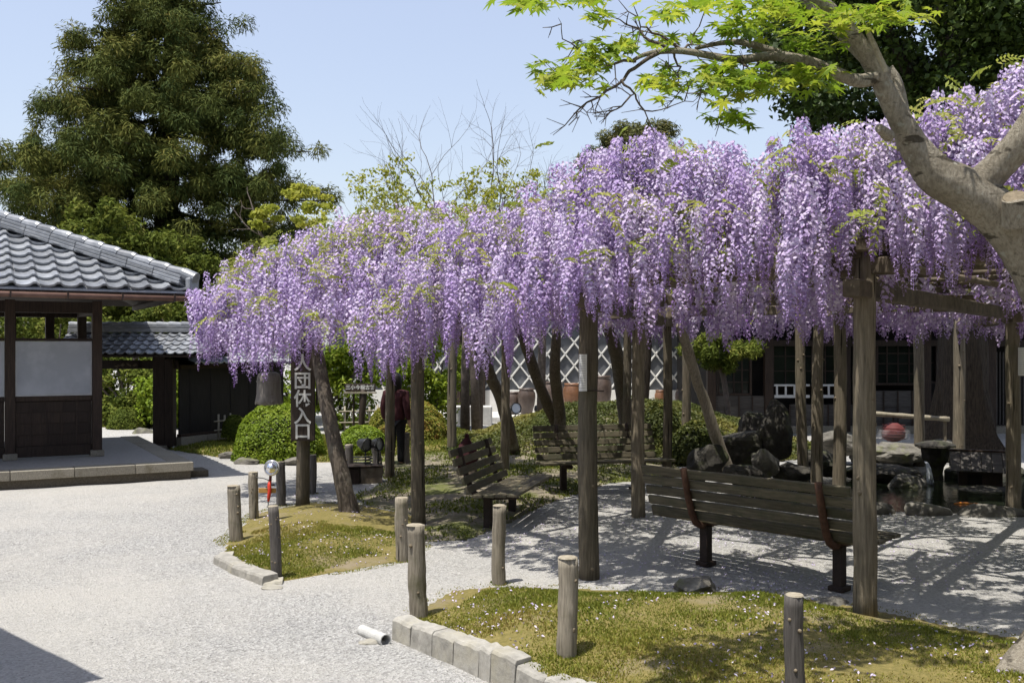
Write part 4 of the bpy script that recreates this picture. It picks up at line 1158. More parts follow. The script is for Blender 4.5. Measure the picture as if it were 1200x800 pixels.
# left end of the canopy
for i in range(70):
    t = random.random(); p = Vector((-4.15, 13.2, 0)).lerp(Vector((-4.3, 14.6, 0)), t) + Vector((random.random() * 1.3, 0, 0))
    z0 = 2.75 + (p.x + 4.2) * .5 + random.uniform(-.25, .05)
    for k in range(4): hang(p.x + random.gauss(0, .1), p.y + random.gauss(0, .1), z0 + random.gauss(0, .05), random.uniform(.5, .8))
# top of the canopy and clusters hanging through the trellis
def canopy_top(x, y):
    d = poly_dist(np.array([x]), np.array([y]), FRONT, False)[0]
    # nearest front parameter
    best = min(range(0, 41), key=lambda k: (front_at(S0 + (S1 - S0) * k / 40)[0] - Vector((x, y, 0))).length)
    zt = front_at(S0 + (S1 - S0) * best / 40)[2]
    return zt - max(0, d - 1.6) * .16 - .35 * max(0, 1 - d / 1.0), d
cnt = 0
while cnt < 1900:
    x = random.uniform(-4.4, 9.2); y = random.uniform(5.4, 17.2)
    if not in_poly(np.array([x]), np.array([y]), FOOT)[0]: continue
    zt, d = canopy_top(x, y)
    if d < .5: continue
    if float(vnoise(x * 1.7 + 3, y * 1.7)) < .36: continue
    cnt += 1
    hang(x, y, max(2.9, zt) + random.uniform(-.25, .06), random.uniform(.42, .66), False)
    if d < 2.0 and 600 + FPX * x / y < 1330: HANG[-1] = HANG[-1][:7] + (2,)
cnt = 0
while cnt < 300:
    x = random.uniform(-4.0, 9.0); y = random.uniform(6.6, 16.8)
    if not in_poly(np.array([x]), np.array([y]), FOOT)[0]: continue
    d = poly_dist(np.array([x]), np.array([y]), FRONT, False)[0]
    if d < .7 or float(vnoise(x * .9 + 13, y * .9)) < .35: continue
    cnt += 1
    hang(x, y, TZ + random.uniform(-.05, .35), random.uniform(.36, .62), False)
    if y < 10.5: HANG[-1] = HANG[-1][:7] + (2,)
# back fringe seen under the beams
for i in range(150):
    t = random.random(); a = Vector((4.2, 15.9, 0)).lerp(Vector((9.2, 13.9, 0)), t) if i < 90 else Vector((.8, 17.1, 0)).lerp(Vector((4.2, 16.0, 0)), t)
    hang(a.x + random.gauss(0, .12), a.y + random.gauss(0, .15), 2.72 + random.uniform(-.08, .25), random.uniform(.42, .6), False)
HANG.sort(key=lambda h: -h[6])
for h in HANG[:300]:
    o = bpy.data.objects.new('flower_cluster', VME[h[3]][random.randrange(4)]); COL.objects.link(o); o.parent = wi
    o.location = h[:3]; o.scale = (h[4] * random.uniform(.9, 1.25),) * 2 + (h[4],); o.rotation_euler = (random.gauss(0, .05), random.gauss(0, .05), h[5])
Vs, Fs, Ts = [], [], []; off = 0
for h in HANG[300:]:
    v, f_, t = (LOW if not h[7] or 600 + FPX * h[0] / h[1] > 1330 else (VAR if h[1] < 10.5 else MID))[h[3]]
    if h[7] == 2: v, f_, t = MID[h[3]]
    c, s = math.cos(h[5]), math.sin(h[5]); sx = h[4] * random.uniform(.9, 1.25)
    q = np.stack([(v[:, 0] * c - v[:, 1] * s) * sx + h[0], (v[:, 0] * s + v[:, 1] * c) * sx + h[1], v[:, 2] * h[4] + h[2]], 1)
    q[:, 0] += v[:, 2] * random.gauss(0, .05); q[:, 1] += v[:, 2] * random.gauss(0, .05)
    Vs.append(q); Fs.append(f_ + off); Ts.append(np.clip(t + random.gauss(0, .12), 0, 1)); off += len(v)
tag(obj('flower_clusters', np_mesh('flower_clusters', np.concatenate(Vs), np.concatenate(Fs), M['flower_petal'], np.concatenate(Ts)), None, wi), None, None, None, 'stuff')

# ---- young feathery leaves: a rib with paired leaflets
def pinnate(P, D, L, nl=6):
    """returns points, normals, sizes and directions of the leaflets"""
    n = len(P); out = []
    up = np.array([0, 0, 1.])
    side = unit(np.cross(D, up) + rng.normal(size=(n, 3)) * .15)
    nrm = unit(np.cross(side, D) + rng.normal(size=(n, 3)) * .5)
    for k in range(nl):
        t = (k + 1) / nl
        c = P + D * (L * t)[:, None] - up * (L * t * t * .45)[:, None]
        for sg in (1, -1):
            A = unit(side * sg + D * .5 - up * .35)
            out.append((c + A * (L * .13)[:, None], unit(nrm + rng.normal(size=(n, 3)) * .25), L * .30, L * .11, A))
    return out
LP, LD, LL = [], [], []
def leafspray(x, y, z, k, spread=.12, lng=.17):
    for _ in range(k):
        LP.append((x + random.gauss(0, spread), y + random.gauss(0, spread), z + random.gauss(0, spread * .4)))
        d = np.array([random.gauss(0, .8), random.gauss(-.25, .8), random.uniform(-.9, .8)]); LD.append(d / np.linalg.norm(d)); LL.append(lng * random.uniform(.7, 1.3))
for i in range(150):                                # tufts along the crest and on the slope
    s = S0 + (S1 - S0) * random.random()
    p, inn, zt, zb = front_at(s)
    crest = random.random() < .62
    t = random.uniform(.86, 1.04) if crest else random.uniform(.35, .85)
    z = zb + t * (zt - zb) - .10; q = p + inn * (.95 * min(t, 1) ** 1.9 + .02)
    if not crest: q = q - inn * .12
    leafspray(q.x, q.y, z + .03, random.choice((5, 7, 10)))
x = -4.2 + 13.4 * rng.random(110000); y = 6.3 + 10.8 * rng.random(110000)      # leaf layer added on the trellis to shade the ground below
k = in_poly(x, y, FOOT) & (vnoise(x * 1.7 + 3, y * 1.7) + .4 * vnoise(x * 5, y * 5) > .65 - .17 * np.clip((x - .8) / 2, 0, 1)) & (poly_dist(x, y, FRONT, False) > .9); x, y = x[k], y[k]
P = np.stack([x, y, 2.84 + .26 * rng.random(len(x))], 1)
Vp, Fp = leaf_quads(P, unit(rng.normal(size=(len(P), 3)) * .55 + np.array([0, 0, 1])), .11, .045)
tag(obj('shading_leaves', np_mesh('shading_leaves', Vp, Fp, M['wisteria_leaf'], .6 * rng.random(len(P))), None, wi), None, None, None, 'stuff')
for i in range(420):
    x = random.uniform(-4, 9); y = random.uniform(6, 16.8)
    if in_poly(np.array([x]), np.array([y]), FOOT)[0]:
        zt, d = canopy_top(x, y); leafspray(x, y, max(2.9, zt) - .15, 6, .2)
for i in range(40):                                 # far-left crest carries more leaf than flower
    p, inn, zt, zb = front_at(flen[4] + (S1 - flen[4]) * random.random())
    q = p + inn * random.uniform(.8, 1.5); leafspray(q.x, q.y, zt - .08, 9, .16, .20)
LP, LD, LL = np.array(LP), np.array(LD), np.array(LL)
Vs, Fs, off = [], [], 0; tt = rng.random(len(LP)); Tt = []
for (c, nn, l_, w_, A) in pinnate(LP, LD, LL):
    v, f_ = leaf_quads(c, nn, l_, w_, .1, A * 3); Vs.append(v); Fs.append(f_ + off); off += len(v); Tt.append(np.clip(tt * .7 + .3 * rng.random(len(c)), 0, 1))
tag(obj('leaves', np_mesh('leaves', np.concatenate(Vs), np.concatenate(Fs), M['wisteria_leaf'], np.concatenate(Tt)), None, wi), None, None, None, 'stuff')

# ================================================================ BENCHES
def bench(loc, ang, x0, x1, sup, label, lean=.17):
    """x along the seat, +y the way a sitter looks"""
    t = thing('park_bench', label, 'bench', loc, ang, 'benches under the trellis')
    for i in range(5):                              # back slats
        z = .46 + i * .098; y = -.045 - lean * (z - .42) / .43
        q = MB(); q.box(((x0 + x1) / 2, y, z), (x1 - x0 - random.uniform(0, .03), .034, .082), Matrix.Rotation(R(14 + random.uniform(-2, 2)), 3, 'X')); obj('back_slat', q, M['bench_wood'], t, bevel=.007)
    for i in range(4):                              # seat slats
        q = MB(); q.box(((x0 + x1) / 2, .06 + i * .132, .402 + .008 * i), (x1 - x0 + .10 - random.uniform(0, .03), .118, .034)); obj('seat_slat', q, M['bench_wood'], t, bevel=.007)
    for sx in sup:
        q = MB()
        pts = [(sx, -.25, .90), (sx, -.225, .80), (sx, -.175, .62), (sx, -.12, .47), (sx, -.07, .395), (sx, .0, .36), (sx, .12, .352), (sx, .44, .372)]
        q.tube(pts, [.030, .031, .032, .033, .033, .033, .032, .030], 12); obj('support', q, M['rust_iron' if 'green' in label else 'dark_iron'], t, smooth=True).data.polygons.foreach_set('use_smooth', [True] * 84 + [False] * 2)
        q = MB(); q.box((sx, .09, .155), (.085, .085, .39)); obj('leg', q, M['dark_iron'], t, bevel=.006)
        q = MB(); q.box((sx, .09, .0), (.14, .14, .04)); obj('foot_plate', q, M['dark_iron'], t, bevel=.006)
    return t
bench((2.21, 8.68, 0.03), math.atan2(-.73, .685), -1.22, .92, (-.70, .64), 'long green slatted bench seen from behind beside the nearest trellis post')
bench((-.22, 11.75, 0.0), math.atan2(-.97, -.25), -.85, .85, (-.55, .55), 'dark slatted bench seen end on behind a short bollard', .22)
bench((1.24, 14.3, 0.02), math.atan2(-.26, -.966), -.92, .92, (-.52, .56), 'dark slatted bench facing the camera in front of the mound', .2)

# ================================================================ BOLLARDS
def tuft_mesh(seed):
    g = np.random.default_rng(seed); n = 130; a = g.random(n) * 6.283; r_ = 1.0 + .5 * g.random(n) ** 2
    P = np.stack([np.cos(a) * r_, np.sin(a) * r_, np.full(n, -.1)], 1); L = .25 + .5 * g.random(n) * (.4 + .6 * np.sin(a * 2 + seed) ** 2)
    D = unit(g.normal(size=(n, 3)) * .5 + np.array([0, 0, 1.])); sd = unit(np.cross(D, g.normal(size=(n, 3)))) * (L * .2)[:, None]
    return np_mesh('moss_tuft', np.stack([P - sd, P + sd, P + D * L[:, None]], 1).reshape(-1, 3), np.arange(3 * n).reshape(n, 3), M['moss_blade'], g.random(n))
TUFT = [tuft_mesh(i) for i in range(4)]
def bollard(px, ytop, ybase, wpx, label, mat='wood_bollard', lean=0.0, knots=3, z=None):
    p = gp(px, ybase)
    for _ in range(4):
        z_ = hground(p.x, p.y) if z is None else z
        p = gp(px, ybase, z_)
    h = (ybase - ytop) / FPX * p.y
    r = wpx / 2 / FPX * p.y
    t = thing('bollard', label, 'bollard', (p.x, p.y, z_), 0, 'short wooden bollards round the beds')
    o = round_post('shaft', (0, 0, -.1), (lean * p.y / FPX, 0, h), r, M[mat], t, taper=.97, knots=0, seg=16)
    c = MB(); c.tube([(lean * p.y / FPX, 0, h - .001), (lean * p.y / FPX, 0, h + .006)], [r * .95, r * .84], 16); obj('top', c, M['wood_end'], t)
    tf = obj('moss_tuft', random.choice(TUFT), None, t); tf.scale = (r, r, r * .9); tf.rotation_euler = (0, 0, random.random() * 6)
    for k in range(knots):
        a = random.uniform(-2.4, -.6); zz = random.uniform(.2, .85) * h
        q = MB(); d = Vector((math.cos(a), math.sin(a), .1)); b0 = Vector((lean * p.y / FPX * zz / h, 0, zz))
        q.tube([b0 + d * r * .8, b0 + d * r * 1.02, b0 + d * r * 1.1], [r * .22, r * .17, r * .08], 8); obj('knot', q, M['knot_wood'], t, smooth=True)
    return t
bollard(665, 653, 767, 24, 'pale grey cracked bollard standing on the moss in the foreground')
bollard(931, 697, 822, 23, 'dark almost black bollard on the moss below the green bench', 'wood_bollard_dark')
bollard(493, 615, 722, 21, 'grey bollard at the left tip of the foreground bed', lean=-7)
bollard(585, 592, 684, 16, 'slim pale bollard in front of the end-on bench', knots=1)
bollard(471, 583, 657, 16, 'bollard at the right end of the small mossy bed')
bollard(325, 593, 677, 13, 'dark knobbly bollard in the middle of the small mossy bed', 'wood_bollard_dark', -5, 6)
bollard(279, 569, 633, 15, 'leaning grey bollard at the left corner of the small mossy bed', lean=-6)
b_lamp = bollard(297, 553, 607, 11, 'bound bamboo-like bollard carrying the red clamp lamp')
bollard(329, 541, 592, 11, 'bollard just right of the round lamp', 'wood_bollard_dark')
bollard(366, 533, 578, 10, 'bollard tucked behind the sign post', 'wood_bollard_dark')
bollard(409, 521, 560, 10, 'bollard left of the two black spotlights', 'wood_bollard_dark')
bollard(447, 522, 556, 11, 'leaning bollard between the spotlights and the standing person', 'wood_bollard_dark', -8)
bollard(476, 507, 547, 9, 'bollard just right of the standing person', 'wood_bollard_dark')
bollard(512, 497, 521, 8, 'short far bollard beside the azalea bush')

# ================================================================ SIGNS, LAMPS, SMALL THINGS
# entrance sign on the trellis post
sx, sy = (355.5 - 600) / FPX * 12.62, 12.62
sg = thing('entrance_sign', 'tall dark wooden sign with white Japanese characters on a trellis post', 'sign', (sx, sy, 0))
zs0, zs1 = CAMH - (516 - HY) / FPX * sy, CAMH - (398 - HY) / FPX * sy
q = MB(); q.box((0, -.02, (zs0 + zs1) / 2), (.30, .05, zs1 - zs0)); obj('board', q, M['sign_wood'], sg, bevel=.006)
for k, ch in enumerate('個人団体入口'):
    zc_ = CAMH - (({0: 401, 1: 426, 2: 447, 3: 468, 4: 488, 5: 506})[k] - HY) / FPX * sy
    text_obj(ch, .225, (-.0, -.048, zc_), (R(90), 0, 0), M['sign_paint'], sg, .004, 'character')
q = MB()
q.box((.165, .03, (zs0 + zs1) / 2 + .2), (.02, .03, zs1 - zs0 - .5)); obj('strap', q, M['wood_dark'], sg)

# bell hanging from the canopy
bp = at(315, 455, 13.9)
be = thing('hanging_bell', 'grey bronze bell with scalloped rim hanging under the flowers at left', 'bell', (bp.x, bp.y, bp.z))
prof = [(.0, .23), (.10, .228), (.145, .205), (.160, .15), (.163, .05), (.168, -.08), (.182, -.16), (.19, -.20), (.175, -.205)]
q = MB(); q.lathe(prof, 28); o = obj('body', q, M['bronze'], be, smooth=True)
for v in o.data.vertices:
    if v.co.z < -.12: v.co.z += .022 * math.cos(8 * math.atan2(v.co.y, v.co.x)) * (-(v.co.z + .12) / .08)
for z in (.10, -.10):
    q = MB(); q.lathe([(.163, z - .008), (.172, z - .006), (.172, z + .006), (.161, z + .008)], 28, cap=False); obj('band', q, M['bronze'], be)
q = MB(); q.tube([(-.04, 0, .225), (-.03, 0, .28), (0, 0, .30), (.03, 0, .28), (.04, 0, .225)], .014, 8); obj('loop', q, M['bronze'], be, smooth=True)
q = MB(); q.tube([(0, 0, .29), (0, 0, 1.2)], .012, 6); obj('rope', q, M['dark_iron'], be)

# far small sign
fp = at(424, 500, 20.5); fz = lambda py: CAMH - (py - HY) / FPX * 20.5
fs = thing('direction_sign', 'small dark board with pale characters on a gnarled post by the far bed', 'sign', (fp.x, fp.y, 0))
q = MB(); q.box((-.03, 0, fz(454)), (.62, .04, .16)); obj('board', q, M['sign_wood'], fs, bevel=.005)
text_obj('三小今横古館', .10, (-.03, -.024, fz(454)), (R(90), 0, 0), M['sign_paint'], fs, .002)
q = MB(); q.box((-.03, -.01, fz(460)), (.66, .10, .03)); obj('shelf', q, M['wood_end'], fs)
q = MB(); q.tube(wob((0, .05, -.05), (0, .05, fz(456)), 8, .03), [.07, .06, .06, .065, .06, .07, .08, .07], 8, lump=.1); obj('post', q, M['sign_wood'], fs, smooth=True)
q = MB(); q.tube([(-.17, .03, 0), (-.17, .03, fz(456))], .02, 6); obj('stake', q, M['wood_dark'], fs)

# paper notices on posts
def notice(px, py0, py1, d, w, ang, label, curl=.04):
    a = at(px, (py0 + py1) / 2, d); hh = (py1 - py0) / FPX * d
    o = thing('paper_notice', label, 'notice', a, ang, 'paper notices tied to trellis posts')
    n = 6; q = MB(); vs = []
    for i in range(n):
        for k in (0, 1):
            t = i / (n - 1); x = (t - .5) * w; y = -curl * (1 - (2 * t - 1) ** 2)
            vs.append((x, y, (k - .5) * hh))
    q.add(vs + [(v[0], v[1] + .004, v[2]) for v in vs], [(2 * i, 2 * i + 2, 2 * i + 3, 2 * i + 1) for i in range(n - 1)] + [(2 * n + 2 * i + 1, 2 * n + 2 * i + 3, 2 * n + 2 * i + 2, 2 * n + 2 * i) for i in range(n - 1)])
    s_ = obj('sheet', q, M['paper'], o, smooth=True)
    for i in range(14):                              # faint ruled lines of print
        z = hh * (.44 - i * .066)
        q = MB(); vs = []
        for j in range(n):
            t = .08 + .84 * j / (n - 1); x = (t - .5) * w; y = -curl * (1 - (2 * t - 1) ** 2) - .0015
            vs += [(x, y, z), (x, y, z + .005)]
        q.add(vs, [(2 * i_, 2 * i_ + 2, 2 * i_ + 3, 2 * i_ + 1) for i_ in range(n - 1)]); obj('print_line', q, M['print_grey'], s_)
    q = MB(); q.tube([(-.02, .05, -hh * .5), (.06, .10, -hh * .5), (.16, .08, -hh * .5)], .006, 6); obj('tie', q, M['dark_iron'], o)
    return o
notice(683, 415, 458, 8.58, .075, R(-30), 'white printed paper strip tied to the second trellis post')
notice(1198, 407, 440, 11.95, .09, R(-20), 'pale paper strip on the post at the right edge')

# red clamp lamp on its bollard
lp = at(318, 548, 11.5); ld = 11.5
cl = thing('clamp_lamp', 'round silver reflector lamp held by a red clamp on a bollard', 'lamp', lp)
u = ld / FPX
q = MB(); q.lathe([(8.8 * u, 0), (8.8 * u, .012), (8.0 * u, .02), (6.4 * u, .012)], 28, cap=False); q.lathe([(6.4 * u, .012), (5.6 * u, .03), (3.2 * u, .055), (0.01 * u, .062)], 24, cap=False)
obj('reflector', q, M['chrome'], cl, rot=(R(84), 0, R(-8)), smooth=True)
q = MB(); q.lathe([(9.2 * u, -.02), (9.4 * u, -.005), (8.8 * u, .004), (8.8 * u, -.02)], 28, cap=False); obj('rim', q, M['white_trim'], cl, rot=(R(84), 0, R(-8)), smooth=True)
q = MB(); q.tube([(-.02, .05, -.09), (-.02, .02, -.16)], [.016, .018], 8); obj('stem', q, M['lantern_red'], cl, smooth=True)
q = MB(); q.tube([(-.02, .02, -.15), (-.025, .01, -.20), (-.02, 0, -.26), (-.03, 0, -.34), (-.035, 0, -.385)], [.018, .024, .022, .020, .012], 8); obj('clamp', q, M['red_paint'], cl, smooth=True)
q = MB(); q.tube([(.0, .0, -.20), (.035, -.01, -.195)], .012, 6); q.tube([(-.02, 0, -.22), (-.07, .03, -.225)], .008, 6); obj('screw', q, M['black_metal'], cl)
for sg_ in (-1, 1):
    q = MB(); q.tube([(-.035, 0, -.38), (-.035 + sg_ * .004, 0, -.43), (-.035 + sg_ * .016, 0, -.455)], .006, 6); obj('jaw', q, M['steel_trim'], cl)
q = MB(); q.box((-.055, .035, -.265), (.20, .02, .055)); obj('clamp_board', q, M['orange_board'], cl, bevel=.004)
q = MB(); q.tube([(-.19, .05, -.115), (-.10, .045, -.125), (-.03, .03, -.15)], .006, 6); obj('wire', q, M['black_metal'], cl)

# two black spotlights on a wooden box
bx = gp(424, 565)
sb = thing('wooden_box', 'low brown wooden box under two black spotlights', 'box', (bx.x, bx.y, 0), R(18))
for (c, s_, m_) in (((-.16, 0, .11), (.20, .36, .24), 'wood_dark'), ((.12, 0, .115), (.33, .36, .25), 'trellis_timber')):
    q = MB(); q.box(c, s_); obj('side_panel', q, M[m_], sb, bevel=.008)
q = MB(); q.box((0, .01, .255), (.60, .42, .02)); obj('lid', q, M['wood_dark'], sb, bevel=.004)
def spot(loc, rz, tilt, r, ln, label, glass='lamp_glass', zfoot=None, name='spotlight'):
    t = thing(name, label, 'spotlight', loc, rz, 'garden spotlights')
    rm = (R(90 + tilt), 0, 0)
    q = MB(); q.lathe([(.001, -ln), (r * .55, -ln), (r * .75, -ln * .7), (r * .95, -ln * .15), (r * 1.02, 0), (r * 1.02, .012), (r * .9, .012), (r * .88, -.015)], 22, cap=False); obj('housing', q, M['black_metal'], t, rot=rm, smooth=True)
    q = MB(); q.lathe([(.001, -.012), (r * .88, -.014)], 22, cap=False); obj('lens', q, M[glass], t, rot=rm)
    if zfoot is not None:
        q = MB(); q.tube([(0, .03, -r * .6), (0, .03, zfoot)], .012, 8); obj('stem', q, M['black_metal'], t)
        q = MB(); q.tube([(-r * 1.05, .02, 0), (-r * .9, .02, -r * .8), (0, .03, -r * 1.1), (r * .9, .02, -r * .8), (r * 1.05, .02, 0)], .008, 6); obj('bracket', q, M['black_metal'], t, smooth=True)
    return t
a = at(430, 521, bx.y); spot(a, R(52), 8, .10, .17, 'left black spotlight on the wooden box, dim lens', 'steel_trim', .262 - a.z)
a = at(445, 520, bx.y + .05); spot(a, R(62), -4, .10, .17, 'right black spotlight on the wooden box beside the standing person', 'steel_trim', .262 - a.z)
coil = MB(); cpt = [bx + Vector((.02 + .13 * math.cos(k * .6) * (1 + .1 * (k % 5)), -.02 + .09 * math.sin(k * .6), .28 + .004 * k)) for k in range(32)]; coil.tube(cpt, .010, 6)
tag(obj('cable', coil, M['black_metal'], smooth=True), 'coiled black cable lying on the wooden box', 'cable')
# spotlights before the storehouse
a = at(605, 478, 24.5); spot(a, R(25), -6, .135, .2, 'round pale-faced spotlight on a stake left of its twin before the storehouse', 'lamp_glass', -.42)
a = at(637, 479, 24.5); spot(a, R(75), 2, .13, .22, 'dark spotlight turned sideways right of the pale-faced one', 'steel_trim', -.4)

# pipe by the kerb
pa, pb = gp(424, 738, .03), gp(452, 750, .035)
q = MB(); ax = (pb - pa).normalized(); r0 = .042
vs = []; fs_ = []; n = 20
sd = ax.cross(Vector((0, 0, 1))).normalized(); upv = sd.cross(ax)
for (c, r_) in ((pa, r0 * .95), (pb, r0), (pb, r0 - .007), (pa, r0 * .8)):
    for k in range(n):
        g_ = 2 * math.pi * k / n; vs.append(c + sd * math.cos(g_) * r_ + upv * math.sin(g_) * r_)
for i in range(3):
    for k in range(n): fs_.append((i * n + k, i * n + (k + 1) % n, (i + 1) * n + (k + 1) % n, (i + 1) * n + k))
q.add(vs, fs_)
tag(obj('drain_pipe', q, M['pvc'], smooth=False), 'short white plastic drain pipe poking out of the gravel by the kerb', 'pipe')
tag(rock_mesh('stone', .10, .06, .035, M['pale_stone'], 5, 2, loc=gp(437, 754)), 'flat pale stone beside the drain pipe', 'stone')
tag(rock_mesh('stone', .11, .05, .04, M['pale_stone'], 6, 2, loc=gp(318, 690)), 'small white stone at the foot of the small bed kerb', 'stone')

# jars along the storehouse
def jar(px, ytop, ybase, wpx, label, mat='pot_glaze', d=28.8, seed=0):
    s = d / FPX; h = (ybase - ytop) * s; r = wpx / 2 * s
    p = at(px, ybase, d)
    t = thing('storage_jar', label, 'jar', (p.x, p.y, .15), 0, 'glazed jars along the storehouse')
    h = p.z - .15 + h if p.z > .15 else h
    q = MB(); q.lathe([(.001, 0), (r * .55, 0), (r * .66, h * .08), (r * .90, h * .40), (r * 1.0, h * .66), (r * .97, h * .82), (r * .80, h * .93), (r * .78, h * .95)], 28, cap=False); obj('body', q, M[mat], t, smooth=True)
    q = MB(); q.lathe([(r * .78, h * .93), (r * .86, h * .955), (r * .86, h), (r * .74, h), (r * .70, h * .85), (r * .6, h * .5)], 28, cap=False); obj('rim', q, M[mat], t, smooth=True)
    return t
jar(600, 459, 482, 20, 'small brown jar at the left end of the jar row', 'pot_dark')
jar(617, 455, 482, 21, 'dark round jar second from the left', 'pot_dark', 28.5)
jar(648, 447, 482, 26, 'tall brown jar behind the leaning vine trunk', 'pot_dark', 29.2)
jar(671, 449, 483, 23, 'shiny reddish brown jar left of the paper notice', 'pot_glaze', 28.4)
jar(705, 440, 484, 24, 'tall grey brown jar right of the second trellis post', 'pot_dark', 28.8)
jar(774, 457, 486, 14, 'narrow orange brown jar right of the mound top', 'pot_glaze', 28.4)
jar(799, 456, 486, 16, 'brown jar half hidden behind posts', 'pot_dark', 28.7)
jar(812, 455, 486, 15, 'reddish jar behind the pale leaning vine', 'pot_glaze', 28.5)
# pale planter stone at the doorway
p = at(555, 481, 27.0); q = MB(); q.box((p.x, p.y, .24), (1.0, .5, .5)); tag(obj('stone_trough', q, M['concrete'], bevel=.03), 'pale stone trough in front of the dark doorway', 'trough')

# dark bundle behind the end-on bench
p = at(547, 530, 15.2)
bd = thing('bundle', 'dark maroon bundle with knotted top standing behind the end-on bench', 'bundle', (p.x, p.y, p.z - .1))
q = MB(); q.lathe([(.001, -.16), (.12, -.15), (.16, 0), (.15, .10), (.10, .22), (.05, .30), (.03, .33)], 18); o = obj('bag', q, M['cloth_maroon'], bd, smooth=True)
for v in o.data.vertices: v.co.x *= 1.05 + .12 * math.sin(v.co.z * 20 + 3 * math.atan2(v.co.y, v.co.x)); v.co.y *= .8
q = MB(); q.lathe([(.02, .32), (.035, .34), (.035, .375), (.01, .39)], 10); obj('knot', q, M['cloth_maroon'], bd, smooth=True)
st2 = MB(); st2.lathe([(.16, 0), (.18, .02), (.15, p.z - .27)], 12); o = obj('tree_stump', st2, M['vine_bark'], loc=(p.x, p.y, .02)); tag(o, 'cut stump carrying the maroon bundle', 'stump')

# bamboo fences
def bfence(x0, y0, x1, y1, h, nv, nh, label):
    t = thing('bamboo_fence', label, 'fence')
    A, B = Vector((x0, y0, 0)), Vector((x1, y1, 0))
    for i in range(nv):
        p = A.lerp(B, i / max(1, nv - 1)); q = MB(); q.tube([p, p + Vector((0, 0, h * random.uniform(.9, 1.1)))], .022, 8); obj('upright', q, M['bamboo'], t, smooth=True)
    for j in range(nh):
        z = h * (.25 + .6 * j / max(1, nh - 1)); o_ = Vector((0, -.03, z)); e = (B - A).normalized() * .12; q = MB(); q.tube([A + o_ - e, B + o_ + e], .016, 8); obj('rail', q, M['bamboo'], t, smooth=True)
a, b_ = gp(256, 523), gp(270, 521); bfence(a.x, a.y, b_.x, b_.y, .62, 3, 3, 'short crossed bamboo fence beside the round green bush')
a, b_ = at(404, 512, 21.5), at(452, 512, 21.8); bfence(a.x, a.y, b_.x, b_.y, .80, 6, 3, 'pale bamboo fence behind the small dark sign')

# pond rocks, kerb, basin, duck house -----------------------------
KB = [(3.55, 12.35), (4.7, 12.15), (5.4, 12.02), (6.2, 11.98), (7.0, 12.05), (8.4, 12.25)]
for i in range(len(KB) - 1):
    a, b_ = Vector((*KB[i], 0)), Vector((*KB[i + 1], 0)); L = (b_ - a).length; n = max(1, round(L / .62))
    for k in range(n):
        c = a.lerp(b_, (k + .5) / n); o = rock_mesh('kerb_rock', L / n * .56, .17, .14, M['stone'], 200 + i * 5 + k, 2, .2, loc=(c.x, c.y + .05, .03), rz=math.atan2(b_.y - a.y, b_.x - a.x))
        KN = globals().get('KN', 0) + 1
        tag(o, 'low flat kerb stone on the near side of the pond, %s from the left' % ('first second third fourth fifth sixth seventh eighth ninth tenth'.split()[KN - 1]), 'stone', 'stones edging the near side of the pond')
lab = [
 (826, 542, 14.6, .75, .62, 'rounded dark rock behind the left end of the green bench', 'dark_stone', 11),
 (862, 530, 15.6, 1.05, .85, 'big dark rock under the pale leaning vine', 'dark_stone', 12),
 (880, 505, 16.6, .7, .6, 'low rock left of the tall black rock', 'dark_stone', 31),
 (907, 507, 15.4, .58, 1.02, 'tall upright black rock with rough top', 'dark_stone', 13),
 (896, 545, 14.2, .46, .55, 'sunlit pale rock in front of the tall black rock', 'stone', 14),
 (925, 553, 14.4, .75, .32, 'flat dark rock left of the twin trellis posts', 'dark_stone', 15),
 (870, 556, 13.8, .6, .34, 'small low dark rock at the back of the green bench', 'dark_stone', 16),
 (1040, 555, 16.0, 1.5, .45, 'long dark rock at the far bank of the pond', 'dark_stone', 17),
 (1060, 567, 15.2, .60, .34, 'mossy rock at the water below the stone basin', 'stone', 18),
 (1130, 560, 16.2, .7, .5, 'dark rock between basin and little wooden house', 'dark_stone', 19),
 (1150, 580, 15.0, 1.25, .30, 'flat rock under the little wooden house', 'dark_stone', 20),
 (1015, 530, 17.6, .8, .5, 'mossy rock beyond the nearest trellis post', 'stone', 21),
 (1055, 530, 17.4, 1.4, .42, 'ledge of mossy stones behind the pond', 'stone', 22),
 (1105, 530, 17.9, .75, .45, 'mossy rock at the foot of the old tree', 'stone', 23),
 (960, 545, 15.6, .8, .45, 'rock between the trellis posts left of the pond', 'dark_stone', 24),
 (985, 520, 17.5, .9, .45, 'mossy rock behind the twin trellis posts', 'stone', 25),
 (1180, 560, 16.6, .9, .5, 'dark rock at the right end of the pond', 'dark_stone', 26)]
for (px, py, d, w, h, l_, m_, sd_) in lab: rock(px, py, d, w, h, l_, m_, sd_)
rock(812, 688, 8.30, .42, .22, 'mossy stone lump by the left leg of the green bench', 'stone', 41, .42, 'mossy stones by the green bench')
rock(975, 712, 7.85, .36, .17, 'dusty pale stone under the right leg of the green bench', 'stone', 42, .3, 'mossy stones by the green bench')
